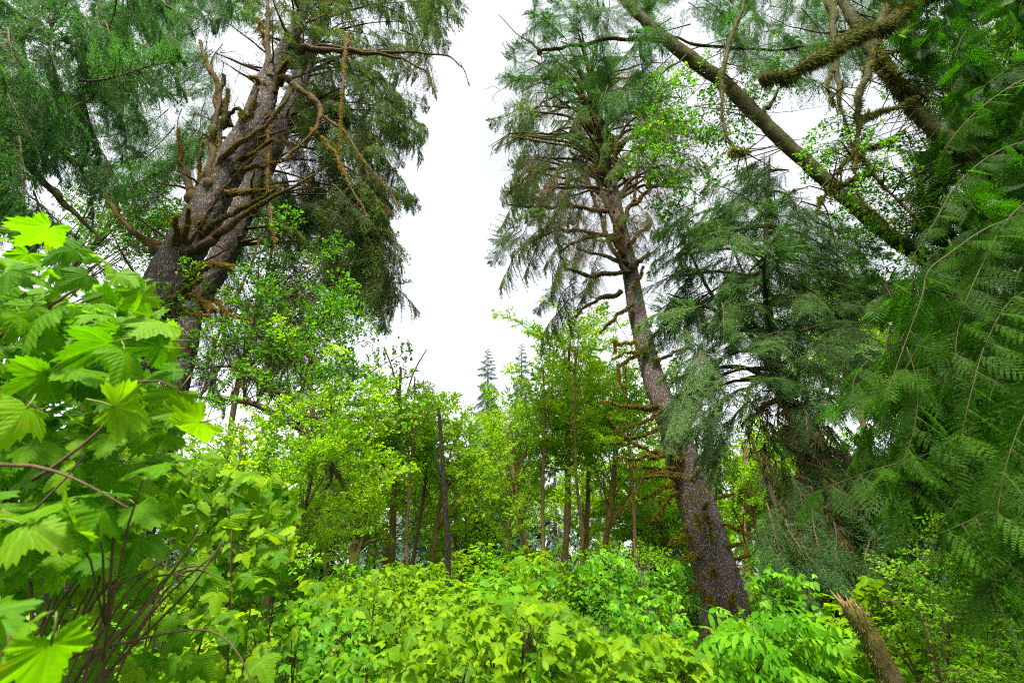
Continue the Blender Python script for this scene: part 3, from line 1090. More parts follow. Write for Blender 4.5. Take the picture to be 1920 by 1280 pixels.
for k in range(26):      # bare mossy inner branches
    i = int(r.integers(int(len(S2P) * .35), len(S2P) - 6))
    q = S2P[i]
    a = r.uniform(-.9, .9)
    L = r.uniform(1.5, 4.0)
    d = np.array((math.cos(a), math.sin(a) - .2, r.uniform(-.15, .25)))
    mossy('dead_branch', S2, [q, q + d * L * .5 + (0, 0, .15), q + d * L + (0, 0, -.25 * L)], [.06, .04, .012], M['limb'], M['moss'], 160, .07, .012, .5, .3, 5, 7, .15, 400 + k, twigs=6)

# ---------------- right spruce
P, R = px_path([(1366, 1190, 100), (1359, 1132, 88), (1345, 1080, 82), (1330, 1029, 77), (1301, 926, 68), (1278, 857, 60), (1265, 810, 52), (1240, 750, 44), (1220, 690, 38), (1200, 610, 34), (1190, 560, 32), (1180, 500, 29), (1162, 420, 25), (1150, 365, 22), (1135, 300, 18), (1118, 210, 12), (1100, 110, 7)], 15.0)
S3top = P
P, R = to_ground(P, R)
S3 = thing('spruce_tree', 'tall spruce right of centre with scaly bark, leaning left, ringed with short yellow-mossy stubs', 'tree', (P[0][0], P[0][1], ground_z(P[0][0], P[0][1])))
V, T, fr = tube(P, R, 64, .075, .05, .8, 3, plate_relief(10, .030, .8))
g = Geo().add(V, T)
_P, _R, _N, _B, _T = fr
nlow = int(len(_P) * .42)
kk = r.integers(0, nlow, 5200)
dd = np.array((-1.0, -.25, 0)) + r.normal(0, .38, (5200, 3))
dd = unit(dd - _T[kk] * (dd * _T[kk]).sum(1, keepdims=True))
pp = _P[kk] + dd * (_R[kk] * 1.01)[:, None]
ok = wob(pp, 1.6, 77) + r.normal(0, .1, 5200) > .12
kk, dd, pp = kk[ok], dd[ok], pp[ok]
V, T, ti, ve = stamp(needle(.35), pp, dd + r.normal(0, .5, dd.shape) + (0, 0, -.5), r.normal(size=dd.shape), r.uniform(.03, .09, len(pp)), r.uniform(0, 1, len(pp)))
g.add(V, T, 1, ti)
part('trunk', g, [M['bark3'], M['mosso']], S3)
S3P = catmull(P, R, .3)[0]
Y3 = 14.6
RIGHT_LIMBS = [
    [(1240, 766, 11), (1205, 764, 11), (1182, 763, 11), (1154, 757, 11), (1136, 753, 7)],
    [(1260, 852, 13), (1240, 848, 11), (1213, 840, 10), (1185, 830, 8), (1154, 799, 5), (1135, 777, 3)],
    [(1250, 853, 10), (1220, 857, 10), (1189, 861, 9), (1156, 857, 6)],
    [(1265, 879, 9), (1230, 878, 7), (1209, 876, 7), (1168, 869, 4)],
    [(1275, 894, 13), (1255, 889, 13), (1234, 887, 11), (1214, 883, 6)],
    [(1270, 893, 9), (1233, 892, 8), (1206, 895, 7), (1196, 916, 6), (1178, 940, 5), (1165, 967, 3)],
    [(1260, 905, 9), (1240, 917, 8), (1230, 923, 7), (1204, 936, 5)],
    [(1266, 922, 9), (1255, 938, 8), (1244, 950, 8), (1225, 972, 5)],
    [(1238, 768, 9), (1222, 784, 7), (1195, 795, 5), (1161, 802, 3)],
    [(1240, 800, 9), (1215, 813, 8), (1196, 820, 7), (1163, 827, 6)],
    [(1270, 832, 10), (1271, 810, 9), (1273, 788, 7)],
    [(1274, 866, 20), (1272, 845, 18), (1272, 828, 13)],
    [(1290, 888, 10), (1300, 876, 9), (1310, 866, 9), (1328, 861, 6)],
    [(1290, 908, 8), (1300, 893, 7), (1312, 880, 5)],
    [(1318, 946, 7), (1340, 933, 6), (1374, 925, 4)],
    [(1345, 983, 7), (1365, 984, 6), (1390, 994, 6), (1421, 1013, 4)],
    [(1350, 1030, 9), (1368, 1023, 8), (1388, 1018, 5)],
    [(1366, 1052, 8), (1385, 1047, 8), (1405, 1040, 5)],
    [(1362, 1076, 10), (1374, 1075, 9), (1384, 1066, 6)],
    [(1322, 962, 8, -.45), (1328, 975, 8, -.5), (1333, 1003, 9, -.45), (1336, 1016, 6, -.5)],
    [(1338, 1078, 14, -.45), (1337, 1068, 13, -.6), (1336, 1058, 7, -.7)],
    [(1306, 968, 10, -.4), (1310, 978, 10, -.55), (1312, 986, 6, -.6)],
    [(1320, 955, 9, -.45), (1323, 948, 9, -.55), (1327, 944, 6, -.6)],
    [(1330, 1124, 13, -.4), (1334, 1132, 12, -.6), (1341, 1135, 7, -.75)],
    [(1370, 1128, 8, -.3), (1373, 1118, 8, -.4), (1376, 1112, 4, -.5)],
    [(1285, 985, 6), (1270, 1000, 5), (1257, 1018, 3)],
    [(1293, 1003, 7), (1282, 1008, 6), (1270, 1016, 4)],
    [(1310, 1040, 8), (1295, 1044, 8), (1280, 1048, 5), (1255, 1053, 3)],
    [(1306, 1098, 8), (1296, 1102, 8), (1290, 1106, 5)],
    [(1210, 660, 9), (1190, 660, 8), (1170, 661, 8), (1149, 673, 6)],
    [(1200, 664, 8), (1180, 672, 8), (1160, 688, 8), (1161, 710, 9), (1168, 731, 6)],
    [(1225, 678, 9), (1250, 668, 8), (1270, 658, 8), (1299, 648, 6)],
    [(1185, 570, 9), (1165, 585, 8), (1146, 603, 7), (1126, 622, 5)],
    [(1165, 545, 10), (1120, 560, 10), (1100, 573, 10), (1079, 595, 7)],
    [(1190, 640, 7), (1165, 645, 7), (1152, 640, 8), (1153, 660, 6)],
    [(1180, 508, 10), (1140, 513, 10), (1099, 516, 10), (1061, 503, 9), (1048, 470, 6)],
    [(1172, 492, 10), (1150, 486, 9), (1120, 476, 9), (1083, 466, 7)],
    [(1165, 452, 10), (1125, 440, 10), (1078, 431, 10), (1040, 433, 9), (994, 453, 5)],
    [(1160, 440, 9), (1116, 444, 9), (1070, 457, 8), (1050, 470, 6)],
    [(1152, 398, 10), (1095, 389, 11), (1049, 385, 11), (1007, 389, 9), (955, 384, 5)],
    [(1148, 360, 9), (1099, 351, 9), (1040, 351, 7), (1000, 362, 4)],
    [(1140, 330, 10), (1078, 313, 10), (1028, 317, 9), (985, 334, 8), (950, 366, 5)],
    [(1174, 510, 11), (1150, 470, 11), (1133, 431, 11), (1108, 355, 10), (1087, 305, 9), (1068, 282, 6)],
    [(1176, 495, 10), (1160, 440, 10), (1140, 385, 10), (1115, 325, 9), (1095, 288, 6)],
    [(1170, 470, 9), (1148, 410, 9), (1128, 350, 8), (1112, 300, 6)],
    [(1166, 430, 9), (1175, 397, 10), (1201, 372, 10), (1222, 351, 10), (1260, 343, 9), (1285, 290, 6)],
    [(1215, 352, 9), (1222, 320, 8), (1230, 278, 6)],
    [(1190, 378, 8), (1194, 330, 8), (1198, 275, 5)],
    [(1178, 460, 8), (1200, 435, 8), (1217, 420, 6)],
    [(1182, 505, 11), (1196, 490, 11), (1209, 481, 10), (1216, 472, 6)],
    [(1172, 480, 12), (1158, 461, 12), (1154, 425, 11), (1162, 406, 11), (1172, 411, 8)],
    [(1160, 330, 7), (1150, 300, 7), (1160, 262, 5)],
    [(1150, 350, 7), (1170, 320, 7), (1180, 290, 5)],
    [(1188, 540, 8), (1200, 520, 8), (1206, 500, 6)],
]
for k, pts in enumerate(RIGHT_LIMBS):
    n = len(pts)
    P_, R_ = px_path([(q[0], q[1], q[2], Y3 + (q[3] if len(q) > 3 else .35 * math.sin(k * 2.3) * i / n)) for i, q in enumerate(pts)], Y3)
    low = pts[0][1] > 600
    mossy('mossy_branch', S3, P_, R_, M['limb'], M['mosso'] if low else M['moss'], 900, .06, .016, .5, .34, 4.5, 9, .10, 500 + k, twigs=(5 if not low else 2) if len(pts) > 3 else 0, thin=.82)
for k in range(96):      # the fan of dead limbs under the crown
    i = int(len(S3P) * r.uniform(.58, .90))
    q = S3P[i]
    a = r.uniform(0, 6.28)
    L = r.uniform(1.6, 4.6)
    d = np.array((math.cos(a), math.sin(a) * .7, 0))
    e = q + d * L
    mossy('dead_branch', S3, [q, q + d * L * .4 + (0, 0, .30 * L), e + (0, 0, .30 * L), e + d * L * .25 + (0, 0, .05 * L)], [.085, .065, .04, .012], M['limb'], M['moss'], 240, .07, .014, .5, .32, 4.5, 7, .15, 560 + k, twigs=7)
hang_boughs(S3, SPR, S3P, [(960, 130), (1080, 100), (1210, 150), (1290, 250), (1290, 320), (1180, 300), (1090, 280), (1000, 300), (960, 230)], 15, 1.9, 88, 2.0, r, .55, limb=5, lift=.5, jitter=.45)
hang_boughs(S3, SPR, S3P, [(925, 420), (940, 380), (960, 320), (1000, 280), (1080, 300), (1060, 400), (1010, 440), (960, 470)], 15, 1.9, 50, 1.7, r, 1.0, lift=2, jitter=.45)
hang_boughs(S3, DEADB, S3P, [(960, 300), (1100, 280), (1290, 290), (1260, 380), (1100, 480), (1020, 480)], 15, 1.7, 95, 1.6, r, 1.0, name='dead_twigs', lift=1)
hang_boughs(S3, SPR, S3P, [(1000, 290), (1270, 280), (1250, 400), (1190, 470), (1080, 470), (1020, 430)], 15.4, 1.6, 28, 1.4, r, 1.1, lift=2, jitter=.45)
hang_boughs(S3, SPR, S3P, [(1000, 500), (1040, 420), (1110, 400), (1120, 520), (1060, 580), (1010, 600)], 15.5, 1.2, 26, 1.5, r, 1.2, lift=2)
for k, (x, y) in enumerate([(905, 515), (918, 255), (928, 335), (915, 395), (950, 500), (980, 630), (1000, 590), (940, 290), (985, 200), (1020, 150)]):
    p = U(x, y, 15)
    d = unit(np.array((-.8, -.05, -.5 if y < 300 else -.95)) + r.normal(0, .1, 3))
    put('bough', SPR[k % 4], S3, p - d * 2.6, d, np.array((0, 0, 1.0)), 2.6)

# ---------------- dark hemlock overhead, top left
r = np.random.default_rng(103)
tp = [np.array((-13.5, 2.0, float(ground_z(-13.5, 2)) - .3)), np.array((-13.5, 2.1, 8.0)), np.array((-13.6, 2.1, 15.0)), np.array((-13.7, 2.2, 21.0))]
HT = thing('hemlock_tree', 'dark hemlock whose fine drooping needles fill the upper left corner', 'tree', (-13.5, 2.0, ground_z(-13.5, 2)))
V, T, _ = tube(tp, [.5, .42, .32, .1], 20, .4, .06, 1.5, 4)
part('trunk', Geo().add(V, T), [M['bark1']], HT)
HTP = catmull(tp, [1] * 4, .3)[0]
hang_boughs(HT, HEM, HTP, [(-60, -60), (300, -60), (300, 80), (250, 150), (180, 240), (100, 300), (-60, 420)], 6.6, .9, 135, 1.7, r, .75, jitter=.3, towards=(.75, .1, 0))
hang_boughs(HT, HEM, HTP, [(250, -60), (490, -60), (440, 30), (340, 60), (300, 170), (250, 300), (150, 360), (130, 330), (200, 200)], 8.6, 1.0, 80, 1.4, r, .8, jitter=.3, towards=(.75, .1, 0))
hang_boughs(HT, HEM, HTP, [(-60, 300), (60, 330), (130, 400), (60, 440), (-60, 420)], 6.8, .8, 16, 1.4, r, .8, jitter=.3, towards=(.75, .1, 0))
for k, pts in enumerate([[(-80, -40, 9), (60, 40, 7), (110, 90, 6), (150, 150, 5), (170, 190, 3)], [(185, -30, 7), (190, 60, 5), (170, 110, 4), (150, 160, 3)],
                         [(290, -30, 6), (310, 10, 5), (340, 28, 3)], [(-60, 200, 9), (90, 350, 15), (130, 390, 14), (160, 420, 10), (190, 450, 7)],
                         [(-60, 330, 9), (20, 400, 12), (60, 420, 10), (100, 420, 6)], [(40, -30, 7), (75, 40, 6), (95, 70, 4)]]):
    P_, R_ = px_path([(q[0], q[1], q[2], 6.6 + k * .3) for q in pts], 6.6)
    mossy('branch', HT, P_, R_, M['dark'], M['mossg'], 350, .07, .010, .8, .25, 5, 7, .12, 620 + k, hairs=k in (3, 4))

# ---------------- shaggy cedar with grey-green sprays, right of the scaly spruce
r = np.random.default_rng(104)
P, R = px_path([(1722, 1275, 52), (1706, 1241, 46), (1665, 1152, 40), (1640, 1085, 38), (1617, 1042, 36), (1573, 939, 33), (1520, 840, 30), (1480, 760, 27), (1456, 690, 23), (1445, 620, 18), (1438, 540, 13), (1436, 450, 9), (1440, 360, 6), (1443, 295, 3)], 9.5)
P, R = to_ground(P, R)
H4 = thing('cedar_tree', 'feathery grey-green cedar right of the scaly spruce, its leaning dark trunk hung with stringy moss', 'tree', (P[0][0], P[0][1], ground_z(P[0][0], P[0][1])))
V, T, fr = tube(P, R, 24, .12, .14, 2.5, 5)
g = Geo().add(V, T, 0)
lowfr = tuple(a[:int(len(a) * .5)] for a in fr)
fuzz(g, lowfr, 3000, .16, .014, 1, 1.0, 5)
part('trunk', g, [M['dark'], M['mossg']], H4)
H4P = catmull(P, R, .25)[0]
hang_boughs(H4, GRY, H4P, [(1443, 300), (1480, 330), (1600, 430), (1640, 560), (1560, 620), (1460, 560), (1330, 600), (1215, 560), (1230, 440), (1290, 360), (1390, 330)], 9.4, 1.1, 140, 1.3, r, .45, jitter=.35, limb=6, limb_mats=M['dark'], lift=.2)
hang_boughs(H4, GRY, H4P, [(1215, 560), (1330, 560), (1460, 600), (1620, 560), (1650, 700), (1560, 760), (1440, 720), (1380, 800), (1290, 790), (1230, 740), (1270, 660)], 9.2, 1.0, 92, 1.2, r, .6, jitter=.35, limb=6, limb_mats=M['dark'], lift=.4)
hang_boughs(H4, GRY, H4P, [(1240, 780), (1380, 780), (1370, 860), (1330, 880), (1270, 800)], 9.0, .5, 10, 1.1, r, 1.0)
hang_boughs(H4, DEADB, H4P, [(1400, 760), (1560, 760), (1640, 900), (1660, 1050), (1640, 1140), (1560, 1100), (1470, 1060), (1450, 930)], 8.9, .5, 30, 1.1, r, 1.3, jitter=.4, name='dead_twigs')
hang_boughs(H4, HEM, H4P, [(1400, 760), (1560, 760), (1640, 900), (1660, 1050), (1640, 1140), (1560, 1100), (1470, 1060), (1450, 930)], 9.2, .7, 52, 1.15, r, 1.3, jitter=.4, limb=3, limb_mats=M['dark'], lift=.5)
g = Geo()
for k in range(110):      # long moss strings under the lower limbs
    px, py = in_poly([(1400, 740), (1560, 740), (1640, 900), (1660, 1100), (1600, 1160), (1480, 1080), (1440, 930)], 1, r)[0]
    p = U(px, py, 9.0 + r.normal(0, .5))
    L = r.uniform(.3, .9)
    V, T, fr = tube([p, p + (r.normal(0, .1), 0, -L * .5), p + (r.normal(0, .15), 0, -L)], [.02, .016, .006], 4, .15, .3, 6, k)
    g.add(V, T, 0)
    fuzz(g, fr, 90, .12, .010, 0, 1.2, k)
part('hanging_moss', g, [M['mossb']], H4)
for k, pts in enumerate([[(1450, 690, 14), (1400, 620, 10), (1340, 560, 8), (1270, 430, 4)], [(1452, 660, 12), (1400, 590, 9), (1392, 510, 5), (1350, 410, 3)],
                         [(1455, 650, 9), (1446, 600, 8), (1440, 540, 6), (1445, 450, 4)], [(1450, 640, 11), (1490, 610, 9), (1560, 540, 6), (1600, 500, 3)],
                         [(1460, 640, 10), (1520, 615, 8), (1590, 600, 4)], [(1440, 640, 12), (1390, 600, 8), (1310, 570, 6), (1250, 550, 3)],
                         [(1455, 720, 12), (1400, 690, 9), (1340, 690, 7), (1290, 720, 4)], [(1470, 750, 13), (1430, 760, 9), (1390, 800, 6)],
                         [(1490, 790, 15), (1530, 800, 15), (1550, 840, 13), (1556, 900, 8)], [(1485, 780, 14), (1500, 760, 10), (1540, 750, 5)]]):
    P_, R_ = px_path([(q[0], q[1], q[2], 9.4 - .15 * i * math.sin(k * 1.9)) for i, q in enumerate(pts)], 9.4)
    mossy('branch', H4, P_, R_, M['dark'], M['mossg'], 300, .06, .010, .8, .22, 4, 8, .12, 640 + k)

YH = thing('hemlock_tree', 'dense shadowy young hemlock hanging to the ground beneath the grey-green cedar', 'tree', tuple(U(1600, 1330, 8.3)[:2]) + (float(ground_z(U(1600, 1330, 8.3)[0], 8.3)),))
yb = np.array(YH.location)
V, T, fr = tube([yb - (0, 0, .2), yb + (-.15, .1, 1.8), yb + (-.35, .2, 4.2)], [.10, .07, .02], 10, .2, .15, 3, 8)
part('trunk', Geo().add(V, T), [M['dark']], YH)
YHP = np.array([yb + (-.08 * z, .04 * z, z) for z in np.linspace(0, 5, 20)])
hang_boughs(YH, HEM, YHP, [(1450, 900), (1560, 870), (1680, 960), (1700, 1200), (1480, 1190), (1440, 1040)], 8.2, .4, 150, 1.0, r, 1.1, jitter=.4, lift=.4)
g = Geo()
for k in range(70):
    px, py = in_poly([(1450, 900), (1560, 870), (1680, 960), (1690, 1130), (1490, 1120)], 1, r)[0]
    p = U(px, py, 7.8 + r.normal(0, .2))
    L = r.uniform(.25, .7)
    V, T, fr = tube([p, p + (r.normal(0, .08), 0, -L * .5), p + (r.normal(0, .12), 0, -L)], [.014, .011, .004], 4, .15, .3, 6, k)
    g.add(V, T, 0)
    fuzz(g, fr, 70, .10, .009, 0, 1.2, k)
part('hanging_moss', g, [M['mossb']], YH)

# ---------------- near cedar with flat fronds, right edge
r = np.random.default_rng(105)
F5 = thing('cedar_tree', 'near cedar at the right edge holding out flat glossy dark green fern-like fronds', 'tree', (8.6, 2.6, ground_z(8.6, 2.6)))
V, T, fr = tube([(8.6, 2.6, -.3), (8.6, 2.6, 3), (8.6, 2.6, 6.5), (8.7, 2.6, 11)], [.26, .22, .17, .09], 20, .15, .1, 3, 6)
g = Geo().add(V, T, 0)
fuzz(g, fr, 1500, .08, .008, 1, .8, 6)
part('trunk', g, [M['dark'], M['mosso']], F5)
FR_BOUGHS = [
    ([(2700, 330, 20, 3.2), (2000, 400, 12, 3.3), (1870, 420, 10, 3.2), (1774, 480, 8, 3.1), (1740, 510, 7, 3.05), (1729, 555, 6, 3.0), (1706, 619, 5, 3.0), (1684, 679, 4, 2.95), (1655, 760, 3, 2.9)], 26),
    ([(1700, 650, 4, 2.95), (1720, 720, 4, 2.9), (1715, 800, 3, 2.85), (1690, 870, 2, 2.8)], 14),
    ([(2000, 700, 10, 3.2), (1860, 780, 7, 3.0), (1740, 850, 5, 2.9), (1640, 880, 4, 2.8), (1545, 915, 2, 2.75)], 26),
    ([(2000, 800, 9, 3.0), (1880, 850, 7, 2.9), (1790, 880, 5, 2.8), (1710, 930, 3, 2.75)], 18),
    ([(1990, 250, 10, 3.6), (1880, 280, 8, 3.5), (1800, 340, 6, 3.4), (1750, 420, 4, 3.4), (1700, 500, 2, 3.4)], 24),
    ([(1990, 330, 9, 3.3), (1900, 400, 7, 3.2), (1840, 500, 6, 3.1), (1800, 600, 4, 3.0), (1790, 690, 2, 3.0)], 24),
    ([(1990, 520, 10, 3.1), (1900, 560, 7, 3.0), (1850, 640, 5, 2.9), (1820, 740, 4, 2.8), (1800, 830, 2, 2.8)], 24),
    ([(1990, 880, 9, 2.7), (1900, 930, 7, 2.6), (1830, 970, 5, 2.5), (1760, 1000, 2, 2.5)], 18),
    ([(2000, 640, 9, 2.5), (1930, 760, 6, 2.4), (1890, 860, 5, 2.35), (1870, 960, 3, 2.3)], 22),
    ([(2000, 120, 9, 3.9), (1900, 160, 8, 3.8), (1820, 220, 5, 3.7), (1770, 280, 3, 3.7)], 22),
    ([(1890, 570, 6, 3.0), (1800, 560, 4, 3.1), (1720, 540, 3, 3.2), (1640, 560, 2, 3.3)], 16),
    ([(1990, 960, 8, 2.6), (1930, 1000, 6, 2.5), (1890, 1050, 4, 2.45), (1860, 1110, 2, 2.4)], 16),
    ([(1800, 640, 5, 3.3), (1740, 690, 4, 3.3), (1640, 700, 3, 3.3), (1590, 740, 2, 3.3)], 16),
]
FRN = 0
for k, (pts, nf) in enumerate(FR_BOUGHS):
    P_, R_ = px_path(pts, 3)
    R_ = [x * .5 for x in R_]
    V, T, fr = tube(P_, R_, 6, .08, .12, 8, k)
    b = part('bough', Geo().add(V, T), [M['cstem']], F5)
    Q = fr[0]
    Tn = fr[4]
    for j in range(nf):
        i = min(len(Q) - 1, int(len(Q) * (.22 + .78 * (j + r.uniform(0, .6)) / nf)))
        sg = 1 if j % 2 else -1
        side = unit(np.cross(Tn[i], (0, 0, 1.0))) * sg
        d = unit(Tn[i] * .55 + side * .75 + np.array((0, 0, -.75)) + r.normal(0, .2, 3))
        s = r.uniform(.26, .46) * (1.1 - .35 * j / nf)
        nrm = unit(np.array((0, -.75, .75)) + r.normal(0, .45, 3))
        o = bpy.data.objects.new('frond', FRD[int(r.integers(5))])
        COL.objects.link(o)
        o.parent = b
        X_, Y_, Z_ = basis(d, nrm)
        p = Q[i] - np.array(F5.location)
        o.matrix_basis = Matrix(((X_[0] * s, Y_[0] * s, Z_[0] * s, p[0]), (X_[1] * s, Y_[1] * s, Z_[1] * s, p[1]), (X_[2] * s, Y_[2] * s, Z_[2] * s, p[2]), (0, 0, 0, 1)))
hang_boughs(F5, CEDB, np.array([(8.6, 2.6, z) for z in np.linspace(0, 11, 40)]), [(1720, 520), (1960, 150), (1960, 1080), (1780, 960), (1640, 860), (1600, 700)], 4.6, .5, 150, .8, r, .9, jitter=.4)
hang_boughs(F5, CEDB, np.array([(8.6, 2.6, z) for z in np.linspace(0, 11, 40)]), [(1620, -40), (1960, -40), (1960, 300), (1800, 260), (1700, 100)], 5.4, .6, 100, 1.1, r, .9, jitter=.4)

D8 = thing('hemlock_tree', 'dark hemlock filling the shade behind the near cedar fronds on the right', 'tree', (9.6, 7.6, ground_z(9.6, 7.6)))
V, T, fr = tube([(9.6, 7.6, -.2), (9.6, 7.6, 4), (9.5, 7.6, 9)], [.24, .2, .15], 16, .2, .1, 2, 8)
part('trunk', Geo().add(V, T), [M['dark']], D8)
D8P = np.array([(9.6, 7.6, z) for z in np.linspace(0, 12, 40)])
hang_boughs(D8, HEM, D8P, [(1630, 520), (1720, 470), (1960, 420), (1960, 1110), (1760, 1080), (1650, 900)], 7.2, .5, 180, 1.25, r, .9, jitter=.45)
hang_boughs(D8, CEDB, D8P, [(1700, 280), (1820, 230), (1960, 250), (1960, 520), (1720, 520)], 7.6, .5, 60, 1.3, r, .9, jitter=.45)

# ---------------- arching mossy alder, upper right
r = np.random.default_rng(106)
P, R = px_path([(2080, 1010, 46), (2010, 820, 44), (1930, 660, 40), (1840, 560, 36), (1727, 480, 33), (1666, 439, 31), (1564, 354, 30), (1508, 301, 28), (1463, 260, 29), (1414, 211, 28), (1361, 158, 29), (1321, 130, 28), (1280, 98, 27), (1235, 62, 24), (1200, 30, 20), (1160, -10, 17), (1100, -70, 12)], 7.5)
P, R = to_ground(P, R)
M6 = thing('alder_tree', 'slim mossy trunk arching diagonally across the white sky in the upper right', 'tree', (P[0][0], P[0][1], ground_z(P[0][0], P[0][1])))
V, T, fr = tube(P, R, 18, .07, .26, 3.2, 7)
g = Geo().add(V, T, 0)
fuzz(g, fr, 11000, .085, .012, 1, .6, 7)
part('trunk', g, [M['limbg'], M['mossg']], M6)
M6P = catmull(P, R, .25)[0]
for k, (pts, n) in enumerate([([(1240, 76, 10), (1150, 72, 9), (1080, 85, 9), (1040, 92, 9), (1010, 97, 8)], 500), ([(1012, 100, 9), (1000, 82, 4), (970, 65, 3), (935, 28, 2)], 0), ([(1010, 97, 4), (1016, 110, 3), (1018, 125, 1)], 0),
                              ([(1250, 70, 5), (1310, 85, 7), (1420, 92, 7), (1540, 88, 7), (1600, 82, 5)], 350), ([(1290, 100, 4), (1240, 140, 3), (1215, 200, 2)], 0),
                              ([(1430, 215, 10), (1445, 195, 8), (1460, 165, 5)], 120)]):
    P_, R_ = px_path(pts, 7.4)
    mossy('branch', M6, P_, R_, M['limbg'], M['mossg'], n, .06, .010, .6, .2, 4, 7, .1, 700 + k, hairs=n > 0)
broadleaf(M6, OVS, M6P, [(1220, 110), (1330, 150), (1400, 230), (1380, 330), (1300, 330), (1260, 420), (1210, 340), (1210, 230)], 7.8, .7, 15, 6, .8, r, M['dark'], .02, .4, low=None)
broadleaf(M6, HUC, M6P, [(1210, 190), (1290, 150), (1320, 250), (1290, 310), (1230, 290)], 7.6, .5, 4, 5, .7, r, M['dark'], .02, .35, low=None)
broadleaf(M6, OVS, M6P, [(1350, 150), (1520, 100), (1560, 200), (1480, 230), (1380, 200)], 8.2, .7, 7, 5, .8, r, M['dark'], .02, .4, low=None)
hang_boughs(M6, HEM, M6P, [(960, 80), (1050, -30), (1250, -30), (1270, 60), (1240, 190), (1140, 200), (1050, 160), (980, 190)], 7.6, .8, 80, 1.2, r, .55, out=.4, jitter=.6)
hang_boughs(M6, HEM, M6P, [(1250, -40), (1700, -40), (1650, 60), (1560, 150), (1480, 160), (1380, 100)], 7.8, .8, 90, 1.2, r, .55, out=.4, jitter=.6)

# ---------------- mossy maple with the blunt shaggy limb
r = np.random.default_rng(107)
P, R = px_path([(2150, 640, 62), (2060, 520, 56), (1960, 420, 48), (1900, 345, 42), (1800, 280, 38), (1730, 222, 36), (1680, 160, 33), (1635, 95, 28), (1595, 30, 24), (1560, -40, 20)], 5.6)
P, R = to_ground(P, R)
M8 = thing('maple_tree', 'mossy maple upper right with one thick shaggy limb ending bluntly in mid air', 'tree', (P[0][0], P[0][1], ground_z(P[0][0], P[0][1])))
V, T, fr = tube(P, R, 18, .06, .26, 3.6, 8)
g = Geo().add(V, T, 0)
fuzz(g, fr, 9000, .085, .011, 1, .6, 8)
part('trunk', g, [M['limbg'], M['mossg']], M8)
M8P = catmull(P, R, .25)[0]
MAPLE_LIMBS = [
    ([(1428, 150, 22, 4.6), (1445, 146, 26, 4.6), (1500, 130, 27, 4.6), (1560, 97, 30, 4.65), (1620, 62, 33, 4.7), (1680, 32, 35, 4.7), (1740, -5, 37, 4.8), (1830, -60, 40, 4.9)], 5200, .075),
    ([(1665, -20, 20), (1660, 20, 20), (1642, 81, 18), (1625, 130, 17), (1613, 171, 15), (1606, 219, 14), (1605, 276, 13), (1601, 317, 12), (1606, 358, 11), (1625, 390, 10), (1666, 420, 6)], 2200, .06),
    ([(1642, 100, 14), (1662, 134, 14), (1690, 163, 14), (1712, 172, 16), (1738, 185, 10)], 1500, .12),
    ([(1613, 224, 11), (1646, 211, 11), (1678, 203, 10), (1711, 185, 8)], 800, .06),
    ([(1640, 112, 9), (1660, 102, 9), (1686, 93, 9), (1726, 90, 5)], 500, .05),
    ([(1606, 286, 10), (1634, 276, 10), (1670, 264, 8), (1696, 242, 3)], 600, .06),
    ([(1606, 290, 10), (1646, 337, 9), (1686, 378, 8), (1722, 416, 5)], 700, .05),
    ([(1606, 280, 10), (1580, 309, 9), (1562, 330, 7)], 300, .05),
    ([(1598, 338, 9), (1575, 346, 10), (1556, 354, 10), (1538, 372, 10), (1532, 394, 8)], 600, .05),
    ([(1556, -20, 16), (1560, 53, 15), (1568, 122, 15), (1573, 179, 13), (1585, 228, 8), (1600, 280, 6)], 1200, .055),
    ([(1560, 130, 6), (1552, 165, 6), (1562, 195, 8), (1565, 200, 5)], 400, .05),
    ([(1405, -20, 7), (1392, 20, 7), (1365, 89, 8), (1353, 154, 9), (1353, 211, 9), (1365, 260, 10), (1380, 286, 9)], 900, .05),
    ([(1372, 283, 9), (1388, 287, 9), (1398, 286, 4)], 300, .10),
    ([(1396, 286, 3), (1430, 280, 3), (1470, 265, 2), (1560, 255, 1)], 0, .05),
    ([(1590, 345, 4), (1600, 355, 4), (1580, 375, 2), (1570, 400, 1)], 0, .05),
    ([(1600, 60, 7), (1540, 62, 4), (1480, 50, 3), (1420, 20, 2)], 0, .05),
]
for k, (pts, n, ln) in enumerate(MAPLE_LIMBS):
    P_, R_ = px_path(pts, 5.4)
    mossy('thick_limb' if k == 0 else 'mossy_branch', M8, P_, R_, M['limbg'], M['mossg'], int(n * 1.6), ln * 1.15, .008, .55 if k else .75, .34, 5.5, 14 if k == 0 else 9, .06, 720 + k, hairs=n > 0, twigs=0 if n == 0 else 6, thin=.88)
broadleaf(M8, OVS, M8P, [(1550, 260), (1620, 270), (1700, 330), (1720, 400), (1650, 400), (1600, 330), (1560, 310)], 6.0, .5, 12, 5, .6, r, M['dark'], .015, .3, low=None)
broadleaf(M8, MAP, M8P, [(1680, 60), (1800, 60), (1930, 200), (1900, 330), (1780, 250), (1700, 250), (1640, 160)], 6.4, .6, 14, 6, .8, r, M['dark'], .02, .4, low=None)
broadleaf(M8, HUC, M8P, [(1760, 0), (1940, -20), (1940, 240), (1850, 180), (1780, 90)], 6.6, .6, 12, 6, .8, r, M['dark'], .02, .4, low=None)
broadleaf(M8, MAP, M8P, [(1600, 400), (1720, 380), (1800, 330), (1900, 420), (1800, 560), (1650, 520), (1600, 470)], 7.4, .6, 12, 6, .8, r, M['dark'], .02, .4, low=None)

